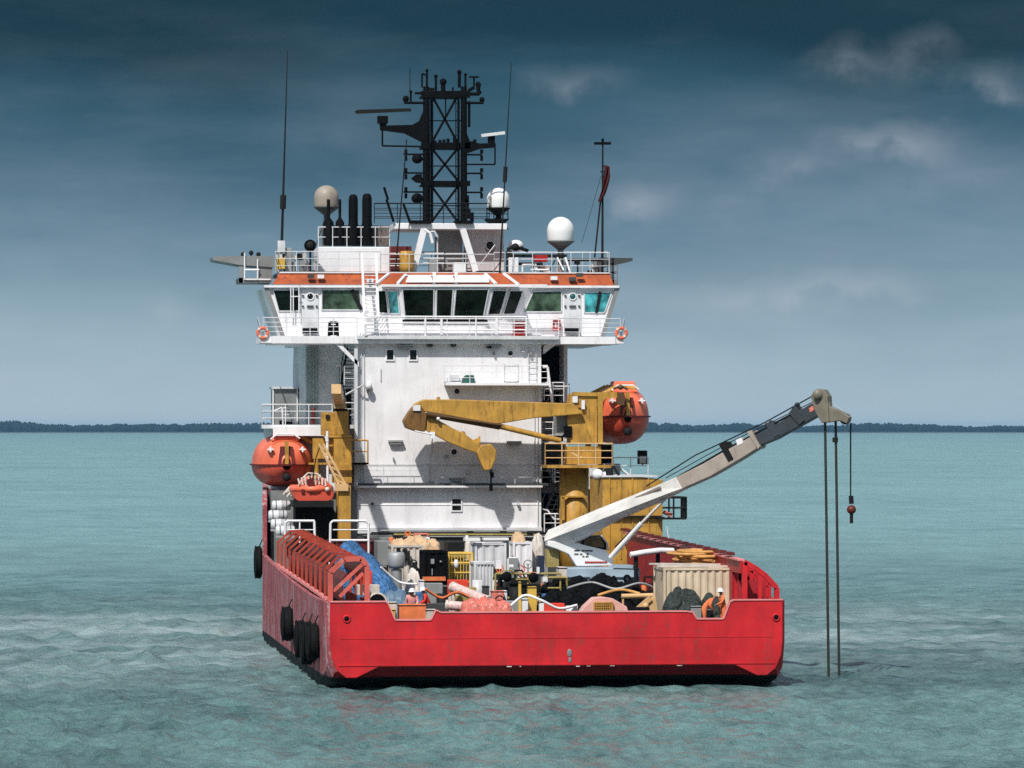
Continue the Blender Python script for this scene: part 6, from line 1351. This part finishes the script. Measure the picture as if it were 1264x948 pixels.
# many small loose cargo pieces that fill the deck between the big things
kinds = [('toolbox', STEEL), ('drum', DKSTEEL), ('crate', CREAM), ('drum', BLUE), ('toolbox', COVR), ('crate', OLIVE), ('drum', GREYW), ('crate', DGREY)]
i_ = 0
spots_ = [(536, 720, 9), (546, 733, 6), (556, 734, 7.5), (520, 731, 8), (566, 716, 13), (578, 725, 12), (590, 716, 13), (540, 745, 3.5), (632, 742, 5), (636, 725, 7.5), (626, 752, 3.4), (676, 733, 7), (684, 745, 4), (697, 735, 7.4), (706, 748, 4), (660, 712, 14), (544, 757, 2.2), (800, 728, 13), (455, 722, 6), (448, 735, 4), (450, 705, 9), (572, 735, 6)]
wrd = {'toolbox': 'toolbox', 'drum': 'drum', 'crate': 'crate'}
for px, py, Y in spots_:
    nm, m = kinds[i_ % len(kinds)]; i_ += 1
    a = P(px, py, Y); g = MB(); w_ = rk.uniform(.25, .5); h_ = max(.3, a.z - DK)
    if nm == 'drum': g.lathe([(0, 0), (.27, 0), (.29, h_ * .3), (.27, h_ * .33), (.29, h_ * .66), (.27, h_ * .7), (.27, h_), (0, h_)], (a.x, Y, DK + .01), 'z', 14)
    else: g.box(a.x - w_, a.x + w_, Y, Y + .7, DK + .01, DK + h_)
    SPOT = (m.name.split('_')[0:2])
    g2 = thing1(nm, g, m, None, nm, bevel=.02 if nm != 'drum' else 0); g2['px'] = 0; del g2['px']
    LB_ = {0: 'steel toolbox in front of the black generator', 1: 'dark steel drum left of the sloping wrapped pipe', 2: 'cream crate behind the sloping wrapped pipe', 3: 'blue drum right of the grey blue tarpaulin', 4: 'red toolbox at the foot of the olive rack', 5: 'olive crate right of the olive rack foot', 6: 'pale drum left of the ribbed grey locker', 7: 'dark crate at the right end of the left notch', 8: 'steel toolbox left of the thin yellow post', 9: 'dark drum behind the thin yellow post', 10: 'cream crate right of the salmon bundles', 11: 'blue drum right of the pump machinery', 12: 'red toolbox against the near black netting', 13: 'olive crate on the edge of the long black netting', 14: 'pale drum left of the orange lattice cover', 15: 'dark crate behind the pump machinery', 16: 'steel toolbox at the transom between notch and short pipe', 17: 'dark drum left of the beige container', 18: 'cream crate under the end of the blue tarpaulin', 19: 'blue drum inside the port arches', 20: 'red toolbox between the port arches and blue tarpaulin', 21: 'olive crate below the black generator'}
    g2['label'] = LB_[i_ - 1]

# denser gear amidships: units with many visible pieces, each piece a part
def unit(name, px0, px1, Y, dep, label, cat, n, hmax, mats, seed):
    q = random.Random(seed); x0, x1 = span(px0, px1, Y); o = root(name, ((x0 + x1) / 2, Y + dep / 2, DK), label, cat)
    g = MB(); g.box(x0, x1, Y, Y + dep, DK + .01, DK + .25); g.build('skid', DKSTEEL, o)
    for k in range(n):
        x = q.uniform(x0, x1); y = q.uniform(Y, Y + dep); z0 = DK + .25; h = q.uniform(.4, hmax); m = q.choice(mats); t = k % 5; g = MB()
        if t == 0: w_ = q.uniform(.15, .4); g.box(x - w_, x + w_, y, y + .3, z0, z0 + h); g.box(x - w_ - .03, x + w_ + .03, y - .03, y + .33, z0 + h * .7, z0 + h * .74); g.build('cabinet', m, o)
        elif t == 1: r_ = q.uniform(.12, .25); g.lathe([(0, 0), (r_, .03), (r_, h - .1), (r_ * .6, h), (0, h)], (x, y, z0), 'z', 14); g.build('bottle', m, o)
        elif t == 2: g.path([(x, y, z0), (x, y, z0 + h), (x + q.uniform(.3, .8), y, z0 + h), (x + q.uniform(.4, .9), y - .1, z0 + h * .4)], q.uniform(.04, .08)); g.build('pipe', m, o)
        elif t == 3: g.torus((x, y, z0 + h), q.uniform(.12, .22), .03, 'y', 18, 6); g.tube((x, y, z0), (x, y, z0 + h), .035); g.tube((x - .12, y, z0 + h), (x + .12, y, z0 + h), .02); g.build('valve_wheel', m, o)
        else: g.torus((x, y, z0 + .15), q.uniform(.2, .32), .06, 'z', 20, 6); g.torus((x, y, z0 + .27), q.uniform(.2, .3), .06, 'z', 20, 6); g.build('hose_coil', m, o)
unit('dive_panel', 613, 662, 14.5, 2.0, 'white and dark diving gear unit behind the pump machinery', 'equipment', 22, 2.6, [WHITE, RADW, DKSTEEL, BLACK, STEEL, COVO], 1)
unit('gas_bottle_rack', 540, 606, 9.5, 2.0, 'cluster of gas bottles and coils in front of the olive mesh rack', 'equipment', 18, 1.0, [WHITE, COVR, DKSTEEL, BLACK, OLIVE, SALMON], 2)
unit('hose_station', 668, 735, 12.2, 1.2, 'mixed hoses and wheels on a skid left of the pale blue tank', 'equipment', 16, 1.6, [BLACK, DKSTEEL, COVO, STEEL, PALEB, BLACK], 3)
unit('rigging_bench', 455, 520, 17.5, 2.2, 'rigging gear between the blue tarpaulin and the cream locker', 'equipment', 18, 2.3, [CREAM, WHITE, DKSTEEL, SALMON, BLACK, STEEL], 4)
unit('valve_skid', 592, 650, 6.0, 1.2, 'low valve skid just behind the salmon bundles', 'equipment', 14, .9, [WHITE, DKSTEEL, BLACK, COVO, STEEL], 5)
for k, (pts, r_, m, lb) in enumerate((
    ([(525, 727), (545, 738), (566, 731), (590, 744)], .06, COVO, 'orange hose snaking from the red coverall worker to the wrapped pipes'),
    ([(630, 748), (648, 735), (668, 741), (690, 751), (712, 747)], .06, RADW, 'white hose winding past the two yellow posts'),
    ([(700, 726), (730, 719), (760, 727), (790, 720), (812, 728)], .06, STEEL, 'grey hose laid over the long black netting heap'),
    ([(738, 735), (765, 728), (790, 733)], .07, ROPE, 'orange hose above the black roller bar'),
    ([(470, 700), (492, 718), (515, 721)], .05, RADW, 'thin white hose over the big blue tarpaulin'))):
    Yh = (4.4, 3.4, 9.0, 6.0, 10.5)[k]; cv = [P(x, y, Yh + .3 * math.sin(i * 2.0)) for i, (x, y) in enumerate(pts)]; sm = []
    for i in range(len(cv) - 1):
        p0, p1, p2, p3 = cv[max(0, i - 1)], cv[i], cv[i + 1], cv[min(len(cv) - 1, i + 2)]
        for j in range(8):
            t = j / 8; sm.append(.5 * ((2 * p1) + (p2 - p0) * t + (2 * p0 - 5 * p1 + 4 * p2 - p3) * t * t + (3 * p1 - p0 - 3 * p2 + p3) * t ** 3))
    sm.append(cv[-1]); g = MB(); g.path(sm, r_, 8); thing1('hose', g, m, lb, 'hose')

unit('survey_gear', 572, 634, 25.0, 2.0, 'tall white survey gear just in front of the dark towing winch', 'equipment', 22, 3.1, [WHITE, RADW, CREAM, STEEL, DKSTEEL], 6)
unit('cable_reels', 478, 560, 29.0, 2.0, 'tan and orange reels and boxes behind the tan sacks', 'equipment', 24, 3.4, [SACK, COVO, CREAM, WHITE, DKSTEEL, SALMON], 7)
unit('wash_station', 634, 672, 18.0, 1.4, 'narrow white wash station in front of the white cabinet', 'equipment', 16, 2.0, [WHITE, BLACK, STEEL, COVR, WHITE], 8)

unit('lashing_gear', 800, 818, 9.0, 2.0, 'orange and dark lashing gear just left of the beige container', 'equipment', 12, 1.8, [COVO, BLACK, CREAM, DKSTEEL], 9)
unit('chain_locker', 640, 700, 8.0, .5, 'row of small dark and white fittings before the long netting heap', 'equipment', 16, 1.1, [BLACK, WHITE, DKSTEEL, YEL, COVO], 10)
# ================================================================== people
def skin_mesh(name, J, E, mat, parent, levels=1):
    me = bpy.data.meshes.new(name); keys = list(J); off = Vector((0, 0, 0)); p = parent
    while p is not None: off += p.location; p = p.parent
    me.from_pydata([tuple(Vector(J[k][0]) - off) for k in keys], [(keys.index(a), keys.index(b)) for a, b in E], [])
    o = bpy.data.objects.new(name, me); COL.objects.link(o); o.parent = parent; me.materials.append(mat)
    m = o.modifiers.new('skin', 'SKIN'); m.use_smooth_shade = True
    for i, k in enumerate(keys):
        r = J[k][1]; me.skin_vertices[0].data[i].radius = (r, r) if not isinstance(r, tuple) else r
    me.skin_vertices[0].data[0].use_root = True
    s = o.modifiers.new('sub', 'SUBSURF'); s.levels = levels; s.render_levels = levels
    return o
def person(loc, face, pose, cov, label, helmet=RADW, hat=True, group=None):
    o = root('person', loc, label, 'person', group); c, s = math.cos(face), math.sin(face)
    def T(x, y, z): return Vector(loc) + Vector((x * c - y * s, x * s + y * c, z))       # +y is forward
    J0 = dict(pose)
    body = {k: (T(*v[0]), v[1]) for k, v in J0.items()}
    E = [('pel', 'abd'), ('abd', 'che'), ('che', 'nek'), ('nek', 'hed'), ('hed', 'crn')]
    for q in 'LR': E += [('pel', 'hip' + q), ('hip' + q, 'kne' + q), ('kne' + q, 'ank' + q), ('ank' + q, 'toe' + q), ('che', 'sho' + q), ('sho' + q, 'elb' + q), ('elb' + q, 'wri' + q), ('wri' + q, 'pal' + q)]
    for q in 'LR':                                       # palm with thumb and four fingers
        w_, p_ = body['wri' + q][0], body['pal' + q][0]; d = (p_ - w_).normalized(); sd = d.cross(Vector((0, 0, 1)))
        sd = sd.normalized() if sd.length > .1 else Vector((1, 0, 0)); dn = d.cross(sd)
        for i, (o_, l_) in enumerate(((-.033, .062), (-.011, .075), (.011, .072), (.033, .055))):
            body['f%d%s' % (i, q)] = (p_ + sd * o_ + d * .035, .0095); body['g%d%s' % (i, q)] = (p_ + sd * o_ + d * (.035 + l_) + dn * .02, .008)
            E += [('pal' + q, 'f%d%s' % (i, q)), ('f%d%s' % (i, q), 'g%d%s' % (i, q))]
        body['t' + q] = (w_ + d * .03 + sd * .055, .011); E += [('wri' + q, 't' + q)]
    b = skin_mesh('body', body, E, SKIN, o)
    cl = {k: (v[0], v[1] * 1.22 + .012 if not isinstance(v[1], tuple) else tuple(r * 1.15 + .012 for r in v[1])) for k, v in body.items() if k[:3] in ('pel', 'abd', 'che', 'hip', 'kne', 'ank', 'sho', 'elb', 'wri')}
    skin_mesh('coverall', cl, [e for e in E if e[0] in cl and e[1] in cl], cov, o)
    for q in 'LR': skin_mesh('boot', {'a': (body['ank' + q][0] + Vector((0, 0, .04)), .062), 'b': (body['ank' + q][0] - Vector((0, 0, .02)), .06), 'c': (body['toe' + q][0], .045)}, [('a', 'b'), ('b', 'c')], BOOTM, o)
    h = body['hed'][0]; fwd = Vector((-s, c, 0)); rt = Vector((c, s, 0))
    f = MB(); 
    for q in (-1, 1): f.ball(h + fwd * .085 + rt * q * .033 + Vector((0, 0, .02)), .011, 8)
    f.build('eyes', BOOTM, o); f = MB(); f.prism([h + fwd * .09 + Vector((0, 0, .015)), h + fwd * .09 + rt * .014 - Vector((0, 0, .03)), h + fwd * .118 - Vector((0, 0, .028)), h + fwd * .09 - rt * .014 - Vector((0, 0, .03))], fwd * .002); f.build('nose', SKIN, o)
    f = MB(); f.bar(h + fwd * .088 - rt * .022 - Vector((0, 0, .055)), h + fwd * .088 + rt * .022 - Vector((0, 0, .055)), .01, .008); f.build('mouth', DKRED, o)
    f = MB()
    for q in (-1, 1): f.ball(h + rt * q * .088, .02, 8, sz=1.5)
    f.build('ears', SKIN, o)
    if hat:
        t = body['crn'][0] + Vector((0, 0, -.01)); f = MB(); f.lathe([(.175, -.035), (.165, -.025), (.138, -.02), (.132, .03), (.105, .09), (.05, .125), (0, .13)], t, 'z', 20); f.lathe([(.18, -.04), (0, -.035)], t, 'z', 20); f.build('hard_hat', helmet, o)
    return o
def limb(L_, Rr): return {**{k + 'L': v for k, v in L_.items()}, **{k + 'R': v for k, v in Rr.items()}}
def mir(d): return {k: ((-v[0][0], v[0][1], v[0][2]), v[1]) for k, v in d.items()}
core = {'pel': ((0, 0, .93), .115), 'abd': ((0, .01, 1.1), .11), 'che': ((0, .02, 1.33), .135), 'nek': ((0, .02, 1.5), .052), 'hed': ((0, .035, 1.62), .088), 'crn': ((0, .03, 1.69), .082)}
leg = {'hip': ((.10, 0, .88), .09), 'kne': ((.11, .03, .48), .062), 'ank': ((.12, -.01, .09), .045), 'toe': ((.13, .16, .05), .035)}
armd = {'sho': ((.20, .01, 1.42), .062), 'elb': ((.25, -.02, 1.13), .045), 'wri': ((.25, .12, .90), .030), 'pal': ((.25, .16, .83), .032)}
armf = {'sho': ((.20, .01, 1.42), .062), 'elb': ((.27, .12, 1.18), .045), 'wri': ((.16, .33, 1.12), .030), 'pal': ((.13, .40, 1.10), .032)}
stand = {**core, **limb(leg, mir(leg)), **limb(armd, mir(armf))}
def bend(p, a, drop=0, piv=(0, 0, .93)):              # lean the upper body forward
    q = {}
    for k, (v, r) in p.items():
        if k[:3] in ('pel', 'hip', 'kne', 'ank', 'toe'): q[k] = ((v[0], v[1], v[2]), r); continue
        y, z = v[1] - piv[1], v[2] - piv[2]; q[k] = ((v[0], piv[1] + y * math.cos(a) + z * math.sin(a), piv[2] - y * math.sin(a) + z * math.cos(a)), r)
    return q
def sit(p, h=.45):
    dz = .93 - h; q = {k: ((v[0], v[1], v[2] - dz), r) for k, (v, r) in p.items()}
    for sd, g in (('L', 1), ('R', -1)): q['kne' + sd] = ((.15 * g, .44, h + .03), .068); q['ank' + sd] = ((.16 * g, .46, .09), .045); q['toe' + sd] = ((.17 * g, .62, .05), .035)
    return q
def at_deck(px, Y): return (PX(px, Y), Y, DK + .02)
person(at_deck(508, 3.2), R(180), bend(stand, .25), COVP, 'worker in a white helmet and pink coverall, leaning over the left notch')
person(at_deck(529, 5.0), R(90), bend({**core, **limb(leg, mir(leg)), **limb(armf, mir(armf))}, .3), COVR, 'worker in a bright red coverall standing under the black generator')
person(at_deck(893, 1.3), R(100), bend({**core, **limb(leg, mir(leg)), **limb(armd, mir(armf))}, .15), COVO, 'worker in white helmet and orange coverall at the right notch')
person(at_deck(869, 1.2), R(-100), bend({**core, **limb(leg, mir(leg)), **limb(armf, mir(armf))}, .75), COVO, 'orange clad worker bending down, left of the white helmeted one', hat=False)
